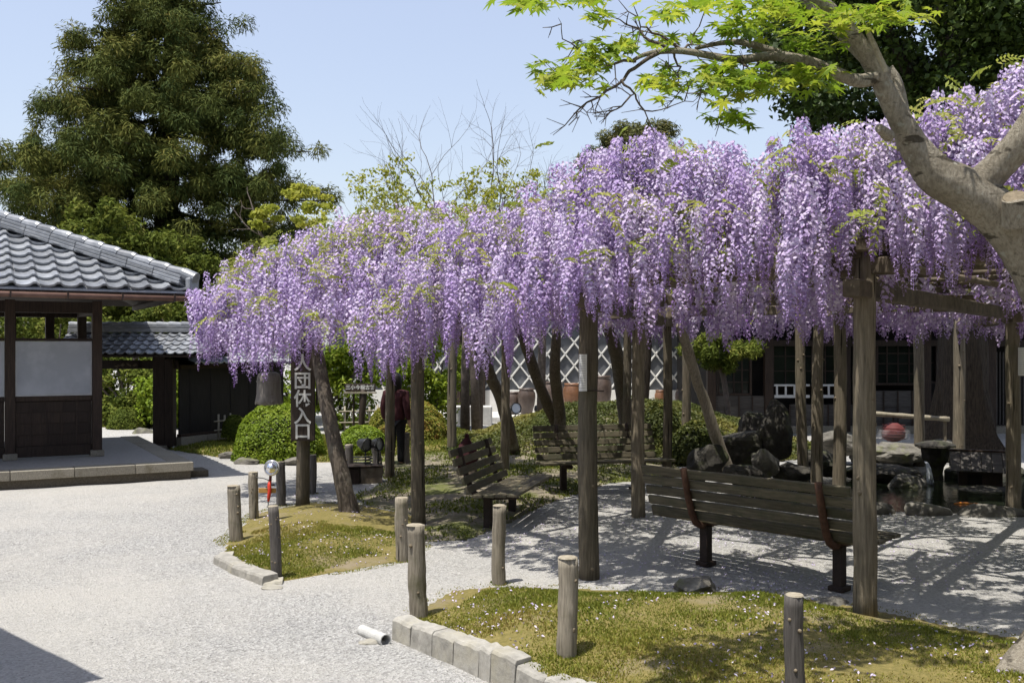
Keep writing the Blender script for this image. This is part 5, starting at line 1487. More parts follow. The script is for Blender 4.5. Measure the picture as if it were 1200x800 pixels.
# stone basin with water spout
p = at(1096, 545, 15.9)
ba = thing('stone_basin', 'dark stone basin with wide rim spilling water into the pond', 'basin', (p.x, p.y, 0))
zt = CAMH - (518 - HY) / FPX * 15.9
q = MB(); q.lathe([(.14, -.15), (.12, .05), (.14, .15), (.21, .27), (.235, zt - .10), (.235, zt - .075), (.33, zt - .065), (.325, zt - .035), (.14, zt + .02), (.001, zt + .03)], 8, cap=False); obj('bowl', q, M['dark_stone'], ba, smooth=False)
p2 = at(1088, 553, 15.45)
wt = thing('water_spout', 'thin white stream of water falling into the pond', 'water', (p2.x, p2.y, 0))
for k in range(5):
    q = MB(); ox = random.uniform(-.05, .05)
    q.tube([(ox * .5, .12, .26), (ox * .7, .06, .24), (ox, .0, .16), (ox * 1.4, -.03, .04), (ox * 1.8, -.045, -.07)], [.006, .008, .009, .011, .016], 7, lump=.3); obj('strand', q, M['spout_water'], wt, smooth=True)
# little wooden house
p = at(1148, 575, 15.3); dh = thing('duck_house', 'little wooden house with pitched plank roof standing in the pond', 'duck house', (p.x, p.y, p.z - .02), R(-22))
W2, D_, HW = .30, .26, .42
q = MB(); q.prism([(-W2, -D_), (W2, -D_), (W2, D_), (-W2, D_)], 0, HW); obj('wall', q, M['wood_dark'], dh, bevel=.006)
q = MB(); q.add([(W2 - .001, -D_, HW), (W2 - .001, D_, HW), (W2 - .001, 0, HW + .17), (-W2 + .001, -D_, HW), (-W2 + .001, D_, HW), (-W2 + .001, 0, HW + .17)], [(0, 1, 2), (5, 4, 3), (0, 2, 5, 3), (2, 1, 4, 5)]); obj('gable', q, M['wood_dark'], dh)
for sd_ in (-1, 1):
    for k in range(6):
        x = -W2 - .12 + k * .145
        q = MB(); q.bar((x + .07, sd_ * (D_ + .13), HW - .07), (x + .07, sd_ * .005, HW + .20), .138, .022, (0, 0, 1)); obj('roof_plank', q, M['house_wood'], dh, bevel=.004)
q = MB(); q.box((.0, 0, HW + .215), (2 * W2 + .26, .07, .03)); obj('ridge_board', q, M['wood_dark'], dh, bevel=.004)
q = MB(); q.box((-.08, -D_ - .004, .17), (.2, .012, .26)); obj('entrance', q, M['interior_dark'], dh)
# red lantern and bamboo rail
p = at(1047, 506, 17.8)
ln_ = thing('red_lantern', 'round red paper lantern in a clear wrap hung from the bamboo rail', 'lantern', p)
q = MB(); q.lathe([(.04, .17), (.08, .165), (.16, .10), (.21, 0), (.19, -.10), (.10, -.16), (.05, -.17)], 20); obj('paper_body', q, M['lantern_red'], ln_, smooth=True)
for k in range(6):
    z = -.12 + k * .05; r_ = .212 * math.sqrt(max(.1, 1 - (z / .30) ** 2)); q = MB(); q.lathe([(r_, z - .004), (r_ + .006, z), (r_, z + .004)], 20, cap=False); obj('hoop', q, M['lantern_red'], ln_)
q = MB(); q.lathe([(.24, -.13), (.28, -.10), (.285, -.02), (.27, .05)], 20, cap=False); obj('wrap', q, M['clear_glass'], ln_, smooth=True)
q = MB(); q.tube([(0, 0, .19), (0, 0, .34)], .02, 6); obj('hanger', q, M['dark_iron'], ln_)
a, b_ = at(1004, 483, 17.75), at(1112, 491, 17.75)
rl = thing('bamboo_rail', 'horizontal bamboo pole in front of the old tree', 'rail')
q = MB(); q.tube([a.lerp(b_, t / 12) for t in range(13)], [.042 if t % 3 else .048 for t in range(13)], 10); obj('pole', q, M['bamboo'], rl, smooth=True)
for t in (.04, .97):
    c = a.lerp(b_, t); q = MB(); q.tube([(c.x, c.y + .05, 0), (c.x, c.y + .05, c.z + .05)], .035, 8); obj('stake', q, M['wood_post'], rl)
# koi
p = gp(1128, 590, -.07)
ko = thing('koi', 'small orange koi at the pond surface', 'fish', (p.x, p.y, -.066), R(12))
q = MB(); q.tube([(-.13, 0, 0), (-.09, .005, 0), (-.02, .01, .002), (.05, 0, .002), (.11, -.006, 0), (.14, -.01, 0)], [.006, .015, .02, .016, .008, .004], 8); q.add([(.13, -.01, .0), (.21, .03, .0), (.18, -.01, .004), (.21, -.05, .0)], [(0, 1, 2), (0, 2, 3)]); obj('body', q, M['koi_orange'], ko, smooth=True)

# ================================================================ PERSON
pp_ = gp(464, 547)
pe = thing('person', 'person in dark maroon jacket and black trousers standing behind a trellis post', 'person', (pp_.x, pp_.y, .0), R(-25))
def skin(name, verts, edges, rad, mat, parent, root=0, sub=2):
    me = bpy.data.meshes.new(name); me.from_pydata(verts, edges, []); me.materials.append(M[mat])
    o = obj(name, me, None, parent)
    o.modifiers.new('skin', 'SKIN')
    for i, r_ in enumerate(rad):
        me.skin_vertices[0].data[i].radius = r_ if isinstance(r_, tuple) else (r_, r_)
        me.skin_vertices[0].data[i].use_root = (i == root)
    s_ = o.modifiers.new('sub', 'SUBSURF'); s_.levels = s_.render_levels = sub
    me.polygons.foreach_set('use_smooth', [True] * len(me.polygons)); o.modifiers['skin'].use_smooth_shade = True
    return o
# facing +y (away from the camera), x across the shoulders
skin('body', [(0, 0, .86), (0, -.01, 1.05), (0, 0, 1.25), (0, 0, 1.32), (0, .01, 1.40), (0, .015, 1.50), (0, .02, 1.57),
    (.09, 0, .82), (.095, .01, .46), (.10, -.02, .08), (.105, .10, .04), (-.09, 0, .82), (-.10, .03, .46), (-.105, .0, .08), (-.115, .12, .04),
    (.17, 0, 1.28), (.215, -.02, 1.03), (.225, .05, .82), (.225, .07, .74), (-.17, 0, 1.28), (-.22, -.02, 1.03), (-.23, .05, .82), (-.23, .07, .74)],
    [(0, 1), (1, 2), (2, 3), (3, 4), (4, 5), (5, 6), (0, 7), (7, 8), (8, 9), (9, 10), (0, 11), (11, 12), (12, 13), (13, 14), (2, 15), (15, 16), (16, 17), (17, 18), (2, 19), (19, 20), (20, 21), (21, 22)],
    [(.13, .09), (.115, .085), (.13, .09), (.05, .05), (.06, .065), (.082, .095), (.05, .055), .07, .05, .035, .03, .07, .05, .035, .03, .04, .034, .028, .025, .04, .034, .028, .025], 'skin', pe)
skin('jacket', [(0, 0, .74), (0, -.01, .92), (0, 0, 1.12), (0, 0, 1.27), (0, 0, 1.335), (.185, 0, 1.25), (.235, -.03, 1.02), (.235, .04, .80), (-.185, 0, 1.25), (-.24, -.03, 1.02), (-.245, .04, .80)],
    [(0, 1), (1, 2), (2, 3), (3, 4), (3, 5), (5, 6), (6, 7), (3, 8), (8, 9), (9, 10)], [(.20, .145), (.185, .135), (.18, .13), (.185, .125), (.085, .08), .088, .062, .055, .088, .062, .055], 'cloth_maroon', pe)
skin('trousers', [(0, 0, .82), (.09, 0, .74), (.095, .01, .44), (.10, -.01, .07), (-.09, 0, .74), (-.10, .03, .44), (-.105, .0, .07)], [(0, 1), (1, 2), (2, 3), (0, 4), (4, 5), (5, 6)], [(.15, .11), .092, .075, .062, .092, .075, .062], 'cloth_black', pe)
q = MB()
q.lathe([(.001, .145), (.06, .135), (.10, .09), (.115, .02), (.112, -.06), (.10, -.15), (.085, -.20), (.06, -.21)], 18, (0, -.012, 1.47)); o = obj('hair', q, M['hair_black'], pe, smooth=True)
for v in o.data.vertices:
    if v.co.y > .05 and v.co.z < 1.52: v.co.y = .05
for s_ in (-1, 1):
    q = MB(); q.tube([(s_ * .10, -.09, .04), (s_ * .103, .02, .045), (s_ * .108, .12, .035), (s_ * .11, .17, .03)], [.035, .045, .045, .025], 10); obj('shoe', q, M['cloth_black'], pe, smooth=True)
    for k in range(5):                              # fingers
        fx = s_ * .228 + (k - 2) * .012 * 1; q = MB(); zz = .735 if k else .76
        q.tube([(fx, .065 + (.02 if k == 0 else 0), zz), (fx + (.02 * -s_ if k == 0 else 0), .078, zz - .03), (fx + (.02 * -s_ if k == 0 else 0), .085, zz - (.055 if k else .045))], [.009, .008, .006], 6); obj('finger', q, M['skin'], pe, smooth=True)
q = MB(); q.lathe([(.001, .03), (.012, .0), (.016, -.02), (.001, -.03)], 8, (0, .12, 1.485)); obj('nose', q, M['skin'], pe, smooth=True)

# ================================================================ TREES AND SHRUBS
# ---- tall cedar ---------------------------------------------------
cx, cy = -14.0, 40.0
ce = thing('cedar_tree', 'tall dark cedar with tufted foliage behind the pavilion', 'tree', (cx, cy, 0))
q = MB(); q.tube(wob((0, 0, -.2), (.3, 0, 19), 14, .08), [.75, .62, .58, .54, .5, .46, .42, .38, .33, .28, .22, .16, .1, .05], 14, noise=.08); obj('trunk', q, M['old_bark'], ce, smooth=True)
CC, CR = [], []
rc = random.Random(4)
def prof_r(z):
    zs_ = [3.0, 5.8, 9.2, 10.9, 12.6, 14.3, 16.0, 18, 19.6]; rs_ = [5.4, 6.0, 6.2, 5.5, 4.3, 3.1, 2.2, 1.3, .3]
    return float(np.interp(z, zs_, rs_))
z = 2.6
limbs = []
while z < 19.3:
    nb_ = 8 if z < 15 else 5
    a0 = rc.random() * 6.28
    for k in range(nb_):
        a = a0 + k * 6.28 / nb_ + rc.uniform(-.3, .3)
        if math.sin(a) > .75 and rc.random() < .7: continue          # few limbs on the hidden side
        Rr = prof_r(z) * rc.uniform(.62, 1.14)
        tipz = z + rc.uniform(-.5, .5)
        tip = Vector((math.cos(a) * Rr, math.sin(a) * Rr, tipz))
        root = Vector((0, 0, z + .4 + Rr * .08))
        mid = root.lerp(tip, .55) + Vector((0, 0, -.25))
        limbs.append((root, mid, tip))
        nc = max(2, int(Rr / .56))
        for j in range(nc):
            t = .14 + .86 * (j + rc.random() * .5) / nc
            p = root.lerp(mid, t / .55) if t < .55 else mid.lerp(tip, (t - .55) / .45)
            for m_ in range(2 if t > .45 else 1):
                CC.append((p.x + rc.gauss(0, .38), p.y + rc.gauss(0, .38), p.z + rc.uniform(-.25, .45))); CR.append(rc.uniform(.36, .70) * (1.1 if t > .6 else .9))
    z += .72
for (r_, m_, t_) in limbs[::2]:
    q = MB(); q.tube([r_, m_, t_], [.09, .06, .02], 6); obj('limb', q, M['old_bark'], ce, smooth=True)
for _ in range(160):
    z = rc.uniform(4, 16.5); a = rc.uniform(3.3, 6.1); rr = prof_r(z) * rc.uniform(.35, .85); CC.append((math.cos(a) * rr, math.sin(a) * rr, z)); CR.append(rc.uniform(.4, .7))
foliage('crown', CC, np.array(CR) * .9, 180, .25, .044, M['cedar_needle'], ce, .8, .9, .6, .35, .6, True)

def simple_tree(name, label, base, trunk_h, tr_r, clumps, rad, per, L, W, mat, bark='twig_bark', group=None, nlimb=6):
    t = thing(name, label, 'tree', base, 0, group)
    C = np.array(clumps)
    top = C[:, 2].max(); 
    q = MB(); q.tube(wob((0, 0, -.1), (0, 0, trunk_h), 6, tr_r * .6), [tr_r * 1.3, tr_r, tr_r * .9, tr_r * .8, tr_r * .65, tr_r * .4], 9); obj('trunk', q, M[bark], t, smooth=True)
    for k in range(nlimb):
        c = C[random.randrange(len(C))]; q = MB(); q.tube([(0, 0, trunk_h * random.uniform(.4, .85)), (c[0] * .5, c[1] * .5, (trunk_h * .7 + c[2]) / 2 + .1), tuple(c)], [tr_r * .5, tr_r * .35, tr_r * .12], 6); obj('limb', q, M[bark], t, smooth=True)
    foliage('crown', C, rad, per, L, W, M[mat], t)
    return t
def ell(n, c, r, hollow=.35, seed=0):
    g = np.random.default_rng(seed); out = []
    while len(out) < n:
        p = g.uniform(-1, 1, 3); d = np.linalg.norm(p)
        if hollow < d < 1: out.append(p * np.array(r) + np.array(c))
    return np.array(out)
# lighter trees in front of the cedar
for i, (px, ytop, d, rx, lab_) in enumerate([(60, 262, 31, 2.0, 'bushy green tree behind the pavilion roof at far left'), (125, 232, 32, 2.4, 'light green bushy tree above the middle of the pavilion roof'), (205, 275, 33, 1.9, 'olive green tree above the pavilion roof corner'), (262, 300, 34, 1.9, 'dark green tree between pavilion roof and flowers')]):
    zt = CAMH - (ytop - HY) / FPX * d; x = (px - 600) / FPX * d
    simple_tree('garden_tree', lab_, (x, d, 0), zt * .6, .16, ell(75, (0, 0, zt * .58), (rx, rx * .8, zt * .42), .4, i + 3), rng.uniform(.28, .5, 75), 170, .20, .07, 'garden_leaf' if i < 3 else 'cedar_needle', group='trees in front of the cedar')
# green hedge mass behind gate and pavilion
for i, (px, py, d, rx, rz_, lab_) in enumerate([(60, 395, 27, 1.6, 1.2, 'shrub seen between the pavilion columns'), (150, 455, 26.5, 1.5, 1.3, 'tall leafy shrub seen through the gateway'), (196, 470, 25.5, .8, 1.0, 'bright shrub beside the gate post'), (150, 385, 30, 2.6, 1.0, 'green shrub above the gate roof'), (235, 385, 30, 2.0, 1.1, 'green shrub between gate roof and flowers'), (240, 440, 27.5, 2.2, .75, 'clipped yellow green hedge top behind the black wall'), (330, 440, 27, 1.6, 1.2, 'light green shrub behind the hanging bell'), (400, 445, 25, 1.1, 1.3, 'light leafy shrub left of the small dark sign'), (505, 440, 25.5, 1.1, 1.3, 'bright green shrub left of the dark doorway')]):
    p = at(px, py, d); t = thing('garden_shrub', lab_, 'shrub', (p.x, p.y, 0), 0, 'shrubs behind the gate and trellis')
    n = 46; q = MB()
    for k in range(4): q.tube([(0, 0, 0), (random.uniform(-.3, .3), random.uniform(-.2, .2), p.z * .5), (random.uniform(-.7, .7) * rx, random.uniform(-.4, .4), p.z + rz_ * .3)], [.05, .04, .015], 6)
    obj('stem', q, M['twig_bark'], t)
    foliage('foliage', ell(n, (0, 0, p.z), (rx, rx * .6, rz_ if p.z - rz_ > 0 else p.z), .3, 40 + i), rng.uniform(.2, .36, n), 150, .12, .06, M['bush_leaf' if i in (2, 5, 6, 7, 8) else 'garden_leaf'], t)
# clipped bushes
def clipped(px, py0, py1, wpx, d, label, mat, n=16000, leaf=.055, name='clipped_bush', depth=1.0):
    s = d / FPX; rx = wpx / 2 * s; x = (px - 600) * s; ztop = CAMH - (py0 - HY) * s; zb = max(0, CAMH - (py1 - HY) * s)
    t = thing(name, label, 'bush', (x, d, zb)); h = ztop - zb
    D = unit(rng.normal(size=(n, 3))); D[:, 2] = np.abs(D[:, 2]) * 1.0
    D = unit(D); b_ = 1 + .07 * (fbm(D[:, 0] * 4 + 9, D[:, 2] * 4 + D[:, 1] * 3) - .5) * 2 - .12 * rng.random(n) ** 2
    P = D * b_[:, None] * np.array([rx, rx * depth, h])
    wz_ = np.sqrt(np.clip(1 - D[:, 2] ** 4, 0, 1)); P[:, 2] = np.clip(P[:, 2], 0.02, None)
    V, F = leaf_quads(P, unit(D * 1.1 + rng.normal(size=(n, 3)) * .55 + np.array([0, 0, .3])), leaf * (.7 + .6 * rng.random(n)), leaf * .55)
    obj('foliage', np_mesh('foliage', V, F, M[mat], np.clip(.6 * fbm(P[:, 0] * 3, P[:, 2] * 3 + P[:, 1] * 2) + .55 * rng.random(n) - .1, 0, 1)), None, t)
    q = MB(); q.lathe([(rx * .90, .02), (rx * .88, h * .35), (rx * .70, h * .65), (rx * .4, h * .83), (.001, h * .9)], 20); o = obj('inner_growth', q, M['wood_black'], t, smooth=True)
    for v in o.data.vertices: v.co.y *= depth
    return t
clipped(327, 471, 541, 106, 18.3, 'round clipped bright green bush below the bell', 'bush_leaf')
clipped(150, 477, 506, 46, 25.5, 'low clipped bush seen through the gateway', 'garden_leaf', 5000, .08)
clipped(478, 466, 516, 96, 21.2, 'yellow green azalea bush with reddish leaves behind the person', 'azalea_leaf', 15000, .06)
clipped(425, 498, 528, 60, 19.2, 'low loose grassy shrub behind the spotlights', 'bush_leaf', 6000, .07)
clipped(275, 486, 512, 30, 20.5, 'small loose shrub behind the bamboo fence', 'garden_leaf', 3000, .07)
clipped(820, 492, 540, 70, 17.5, 'shaded green shrub on the right flank of the mound', 'ivy_leaf', 8000, .07)
clipped(770, 470, 520, 60, 18.3, 'dark shrub on the mound behind the far bench', 'ivy_leaf', 7000, .07)
tag(rock_mesh('stone', .42, .3, .30, M['stone'], 77, 3, loc=at(166, 512, 24.0)), 'rough grey boulder inside the gateway', 'rock')
for (px, py, sd_, l_) in ((272, 533, 78, 'flat stone in the moss left of the round bush'), (292, 540, 79, 'low stone at the edge of the moss strip by the round bush'), (350, 541, 80, 'low stone under the right side of the round bush')):
    tag(rock_mesh('stone', .28, .2, .09, M['stone'], sd_, 2, loc=gp(px, py, .05)), l_, 'stone')
# green foliage by the storehouse right end
p = at(838, 412, 21); t = thing('garden_tree', 'small pine branch overhanging the storehouse corner', 'tree', (p.x, p.y, 0), 0, 'trees by the storehouse')
q = MB(); q.tube(wob((.3, 0, 0), (.1, 0, p.z + .2), 6, .05), .06, 7); obj('trunk', q, M['twig_bark'], t, smooth=True)
foliage('crown', ell(26, (.1, 0, p.z), (.8, .5, .32), .0, 90), .20, 170, .13, .035, M['garden_leaf'], t)

# ---- old tree: trunk beside the pond, crown filling the upper right
ox, oy = (1128 - 600) / FPX * 19.3, 19.3
ot = thing('old_tree', 'huge old evergreen with flared rough trunk behind the pond', 'tree', (ox, oy, 0))
q = MB(); n = 18; vs = []; fs_ = []
zs_ = [-.1, .15, .4, .8, 1.3, 1.9, 2.6, 3.6, 5.0, 7.0]; rs_ = [1.0, .74, .60, .50, .45, .42, .40, .38, .34, .22]
for z, r_ in zip(zs_, rs_):
    for k in range(36):
        a = 6.2832 * k / 36; rr = r_ * (1 + (.16 if z < .9 else .07) * math.sin(5 * a + z) + .05 * math.sin(11 * a + 2 * z) + random.uniform(-.025, .025)); vs.append((math.cos(a) * rr, math.sin(a) * rr, z))
for i in range(len(zs_) - 1):
    for k in range(36): fs_.append((i * 36 + k, i * 36 + (k + 1) % 36, (i + 1) * 36 + (k + 1) % 36, (i + 1) * 36 + k))
q.add(vs, fs_); obj('trunk', q, M['old_bark'], ot, smooth=True)
C = ell(300, (.3, 0, 8.2), (4.1, 3.2, 3.7), .45, 21)
for k in range(12):
    c = C[k * 9]; q = MB(); q.tube([(0, 0, 4.5), (c[0] * .5, c[1] * .5, c[2] * .5 + 2.6), tuple(c)], [.2, .12, .04], 7); obj('limb', q, M['old_bark'], ot, smooth=True)
foliage('crown', C, rng.uniform(.42, .75, 300), 270, .14, .09, M['evergreen_leaf'], ot, .7, .5, .7, .35, .6)

# ---- branching trees ----------------------------------------------
def branches(mb, p, d, L, r, depth, tips, spread=.5, wig=.18, up=.08, kids=(2, 3), shrink=.72, seg=6, rn=random):
    n = 4; pts = [Vector(p)]; rad = [r]; dd = Vector(d).normalized()
    for i in range(n):
        dd = (dd + Vector((rn.gauss(0, wig), rn.gauss(0, wig), rn.gauss(0, wig) + up))).normalized()
        pts.append(pts[-1] + dd * (L / n)); rad.append(r * (1 - .38 * (i + 1) / n))
    mb.tube(pts, rad, seg if depth > 2 else 4, cap=False)
    if depth == 0:
        tips.append(pts[-1]); return
    if depth <= 2: tips.append(pts[2])
    for k in range(rn.choice(kids)):
        i = rn.randint(2, n); a = Vector((rn.gauss(0, 1), rn.gauss(0, 1), rn.gauss(0, 1))); a = (a - dd * a.dot(dd)).normalized()
        nd_ = (dd + a * rn.uniform(.6, 1.3) * spread * 1.4).normalized()
        branches(mb, pts[i], nd_, L * shrink * rn.uniform(.8, 1.15), rad[i] * .68, depth - 1, tips, spread, wig, up, kids, shrink, seg, rn)
    branches(mb, pts[-1], dd, L * shrink, rad[-1] * .95, depth - 1, tips, spread, wig, up, kids, shrink, seg, rn)
for i, (px, ytop, d, lean, lab_) in enumerate([(525, 140, 23.0, (-.55, 0, 1), 'bare branched young tree leaning left above the flowers'), (548, 118, 23.6, (.05, 0, 1), 'tall bare young tree in the middle above the flowers'), (585, 150, 23.3, (.42, 0, 1), 'bare young tree spreading right above the flowers'), (455, 205, 24, (-.6, 0, .8), 'low bare young tree above the left half of the flowers'), (640, 195, 24, (.1, 0, 1), 'small bare tree right of the bare group')]):
    rn = random.Random(60 + i); zt = CAMH - (ytop - HY) / FPX * d; x = (px - 600) / FPX * d
    t = thing('young_tree', lab_, 'tree', (x - lean[0] * 1.2, d, 0), 0, 'young trees above the flowers')
    q = MB(); q.tube([(0, 0, -.1), (lean[0] * .1, 0, 1.5), (lean[0] * .5, 0, 3.0)], [.12, .10, .085], 8); obj('trunk', q, M['twig_bark'], t, smooth=True)
    tips = []; q = MB(); hgt = zt - 3.0
    for k in range(3): branches(q, (lean[0] * .5, 0, 3.0), (lean[0] + rn.uniform(-.4, .4), rn.uniform(-.3, .3), 1), hgt * .40, .030, 4, tips, .62, .14, .02, (2, 2), .70, 5, rn)
    obj('branches', q, M['twig_bark'], t)
    T = np.array([p for p in tips if p.z < 3 + hgt * .68]); T = T[rng.random(len(T)) < .5]
    if len(T) == 0: T = np.array([tips[0]])
    foliage('young_leaves', T, .14, 12, .10, .06, M['young_leaf'], t)
# young yellow maple beside the cedar
p = at(352, 240, 29); t = thing('young_maple', 'yellow leaved young maple beside the cedar', 'tree', (p.x, p.y, 0))
q = MB(); tips = []; branches(q, (0, 0, 2.5), (0.1, 0, 1), 2.0, .07, 3, tips, .6, .15, .02, (2, 2), .7, 6, random.Random(5)); q.tube([(0, 0, -.1), (0, 0, 2.6)], [.12, .08], 8); obj('trunk', q, M['twig_bark'], t)
foliage('crown', [(random.gauss(0, .6), random.gauss(0, .5), p.z + random.gauss(-.2, .5)) for _ in range(24)], .24, 50, .16, .10, M['young_leaf'], t, .35)
# pine top behind the flowers
p = at(752, 168, 25); t = thing('pine_tree', 'rounded pine top rising behind the flowers', 'tree', (p.x, p.y, 0))
q = MB(); q.tube(wob((0, 0, -.1), (0, 0, p.z + .3), 8, .1), [.18, .16, .15, .14, .13, .12, .1, .05], 9); obj('trunk', q, M['old_bark'], t, smooth=True)
C = np.concatenate([ell(38, (0, 0, p.z + .05), (1.05, .8, .42), .2, 33), ell(26, (-.9, 0, p.z - .6), (.8, .6, .45), .1, 34), ell(26, (.4, 0, p.z - .6), (1.2, .6, .4), .1, 35), ell(40, (-.2, 0, p.z - 1.2), (1.7, .7, .5), .1, 36)])
foliage('crown', C, .24, 210, .15, .028, M['pine_needle'], t, .8, .6, .6, .3)
p = at(600, 262, 25)

# ---- near maple ------------------------------------------------------
MD = 6.0
ma = thing('maple_tree', 'near maple with smooth leaning trunk and fresh green leaves at upper right', 'tree', tuple(gp(1306, 800)))
mo = Vector(ma.location)
def mp(px, py, d): return at(px, py, d) - mo
def limb(pts, rads, name, seg=16, noise=.07, lump=.03, sub=5, mat='maple_bark'):
    P = [Vector(p) for p in pts]; out = []; rr = []
    for i in range(len(P) - 1):
        for j in range(sub):
            t = j / sub; p0, p1, p2, p3 = P[max(i - 1, 0)], P[i], P[i + 1], P[min(i + 2, len(P) - 1)]
            out.append(.5 * ((2 * p1) + (p2 - p0) * t + (2 * p0 - 5 * p1 + 4 * p2 - p3) * t * t + (3 * p1 - p0 - 3 * p2 + p3) * t ** 3)); rr.append(rads[i] * (1 - t) + rads[i + 1] * t)
    out.append(P[-1]); rr.append(rads[-1])
    q = MB(); q.tube(out, rr, seg, noise=noise, lump=lump); return obj(name, q, M[mat], ma, smooth=True)
limb([mp(1318, 840, 6.0), mp(1312, 760, 6.0), mp(1304, 640, 5.98), mp(1290, 500, 5.95), mp(1268, 410, 5.92), mp(1238, 340, 5.9), mp(1205, 288, 5.88), mp(1166, 247, 5.86), mp(1131, 222, 5.85), mp(1098, 205, 5.84), mp(1074, 175, 5.82), mp(1058, 146, 5.78), mp(1044, 120, 5.75), mp(1022, 75, 5.7), mp(992, 32, 5.65), mp(952, -8, 5.6), mp(900, -60, 5.5)], [.42, .31, .26, .235, .215, .185, .158, .136, .130, .115, .086, .066, .057, .050, .044, .038, .03], 'trunk', 24, .07, .025)
limb([mp(1066, 172, 5.82), mp(1056, 140, 5.84), mp(1048, 100, 5.85), mp(1038, 82, 5.85)], [.07, .058, .05, .045], 'limb', 12)
limb([mp(1128, 236, 5.87), mp(1168, 196, 5.8), mp(1200, 160, 5.7), mp(1240, 90, 5.6), mp(1300, -20, 5.5)], [.11, .092, .088, .08, .065], 'limb')
limb([mp(1038, 84, 5.72), mp(1008, 95, 5.66), mp(975, 84, 5.6), mp(945, 72, 5.55), mp(905, 66, 5.5), mp(860, 70, 5.45), mp(800, 60, 5.4), mp(760, 63, 5.35), mp(740, 72, 5.3)], [.042, .038, .034, .030, .026, .022, .018, .013, .008], 'limb', 12)
limb([mp(1024, 78, 5.7), mp(985, 38, 5.75), mp(955, 10, 5.8), mp(930, -15, 5.85)], [.042, .038, .034, .03], 'limb', 12)
limb([mp(940, 72, 5.54), mp(880, 52, 5.6), mp(850, 50, 5.65), mp(815, 57, 5.6)], [.026, .02, .016, .010], 'limb', 10)
# broken stub and sawn knot
q = MB(); q.tube([mp(1034, 85, 5.70), mp(1024, 55, 5.66), mp(1012, 24, 5.63)], [.035, .022, .006], 8, lump=.12); obj('broken_stub', q, M['wood_end'], ma)
q = MB(); q.tube([mp(1192, 262, 5.72), mp(1190, 232, 5.66)], [.085, .075], 18, noise=.08); obj('sawn_stub', q, M['maple_bark'], ma)
q = MB(); q.tube([mp(1190, 232, 5.66), mp(1190, 230.5, 5.655)], [.068, .064], 18); obj('sawn_face', q, M['knot_wood'], ma)
q = MB(); q.tube([mp(1042, 160, 5.74), mp(1030, 150, 5.66)], [.035, .025], 10); obj('sawn_stub', q, M['maple_bark'], ma)
# mossy root flare
limb([mp(1275, 720, 5.9), mp(1226, 768, 5.75), mp(1185, 800, 5.6), mp(1135, 850, 5.4)], [.20, .16, .11, .05], 'root', 14, .12, .05)
# thin twigs
tips = []
rn = random.Random(12)
def twig(pts, r0, name='twig'):
    P = [mp(*p) for p in pts]; out = [P[0]]; rr = [r0]
    for i in range(1, len(P)):
        for j in (1, 2, 3):
            out.append(P[i - 1].lerp(P[i], j / 3) + Vector((rn.gauss(0, .008), rn.gauss(0, .01), rn.gauss(0, .008)))); rr.append(r0 * (1 - .8 * ((i - 1) * 3 + j) / (3 * (len(P) - 1))))
    q = MB(); q.tube(out, rr, 6, cap=False)
    for k in range(len(out) // 2):                   # short side twigs
        p = out[rn.randrange(1, len(out))]; d = Vector((rn.gauss(-.4, .7), rn.gauss(0, .6), rn.gauss(0, .6))).normalized(); L = rn.uniform(.06, .2)
        m_ = p + d * L * .5 + Vector((0, 0, rn.gauss(0, .015))); q.tube([p, m_, p + d * L], [.0035, .0028, .0015], 4, cap=False)
        for _ in range(2):
            d2 = (d + Vector((rn.gauss(0, .6), rn.gauss(0, .6), rn.gauss(0, .6)))).normalized(); q.tube([m_, m_ + d2 * L * .6], [.0022, .0012], 4, cap=False)
    obj(name, q, M['twig_bark'], ma, smooth=True)
twig([(772, 62, 5.36), (745, 78, 5.3), (728, 94, 5.25), (700, 112, 5.2), (680, 125, 5.15), (668, 147, 5.1)], .013)
twig([(728, 94, 5.25), (742, 108, 5.25), (725, 128, 5.2), (697, 138, 5.18)], .008)
twig([(742, 108, 5.25), (748, 125, 5.25), (765, 132, 5.3), (800, 122, 5.3), (835, 105, 5.35)], .006)
twig([(790, 62, 5.4), (760, 45, 5.4), (745, 32, 5.45), (715, 22, 5.4)], .011)
twig([(800, 60, 5.4), (775, 40, 5.4), (750, 30, 5.35), (742, 5, 5.3)], .010)
twig([(800, 60, 5.4), (812, 42, 5.4), (822, 28, 5.38)], .007)
twig([(790, 62, 5.4), (796, 80, 5.38), (795, 100, 5.35), (805, 115, 5.32)], .007)
twig([(865, 68, 5.45), (880, 85, 5.4), (900, 88, 5.4), (905, 72, 5.4)], .007)
twig([(900, 66, 5.5), (870, 90, 5.45), (850, 115, 5.4), (848, 130, 5.38)], .008)
twig([(745, 72, 5.32), (705, 76, 5.25), (672, 82, 5.2), (640, 90, 5.15)], .009)
twig([(680, 60, 5.2), (660, 40, 5.15), (652, 20, 5.1)], .005)
# maple leaves: seven pointed lobes
def maple_leaf_mesh(seed):
    g = random.Random(seed); vs = [(0, 0, 0)]; n = 7
    angs = [-2.35, -1.5, -.75, 0, .75, 1.5, 2.35]; ls = [.42, .72, .92, 1.0, .92, .72, .42]
    rim = []
    for i, (a, l_) in enumerate(zip(angs, ls)):
        l_ *= g.uniform(.9, 1.1); a += g.uniform(-.06, .06)
        for (da, f_) in ((-.22, .55), (0, 1.0), (.22, .55)):
            r_ = l_ * f_; rim.append((math.sin(a + da) * r_, math.cos(a + da) * r_, -.10 * r_ * r_ - .05 * (f_ == 1.0) + g.uniform(-.03, .03)))
        if i < n - 1:
            am = (a + angs[i + 1]) / 2; rim.append((math.sin(am) * .34, math.cos(am) * .34, .02))
    vs += rim; m_ = len(rim)
    fs = [(0, i + 1, i + 2) for i in range(m_ - 1)]
    return np.array(vs), np.array(fs)
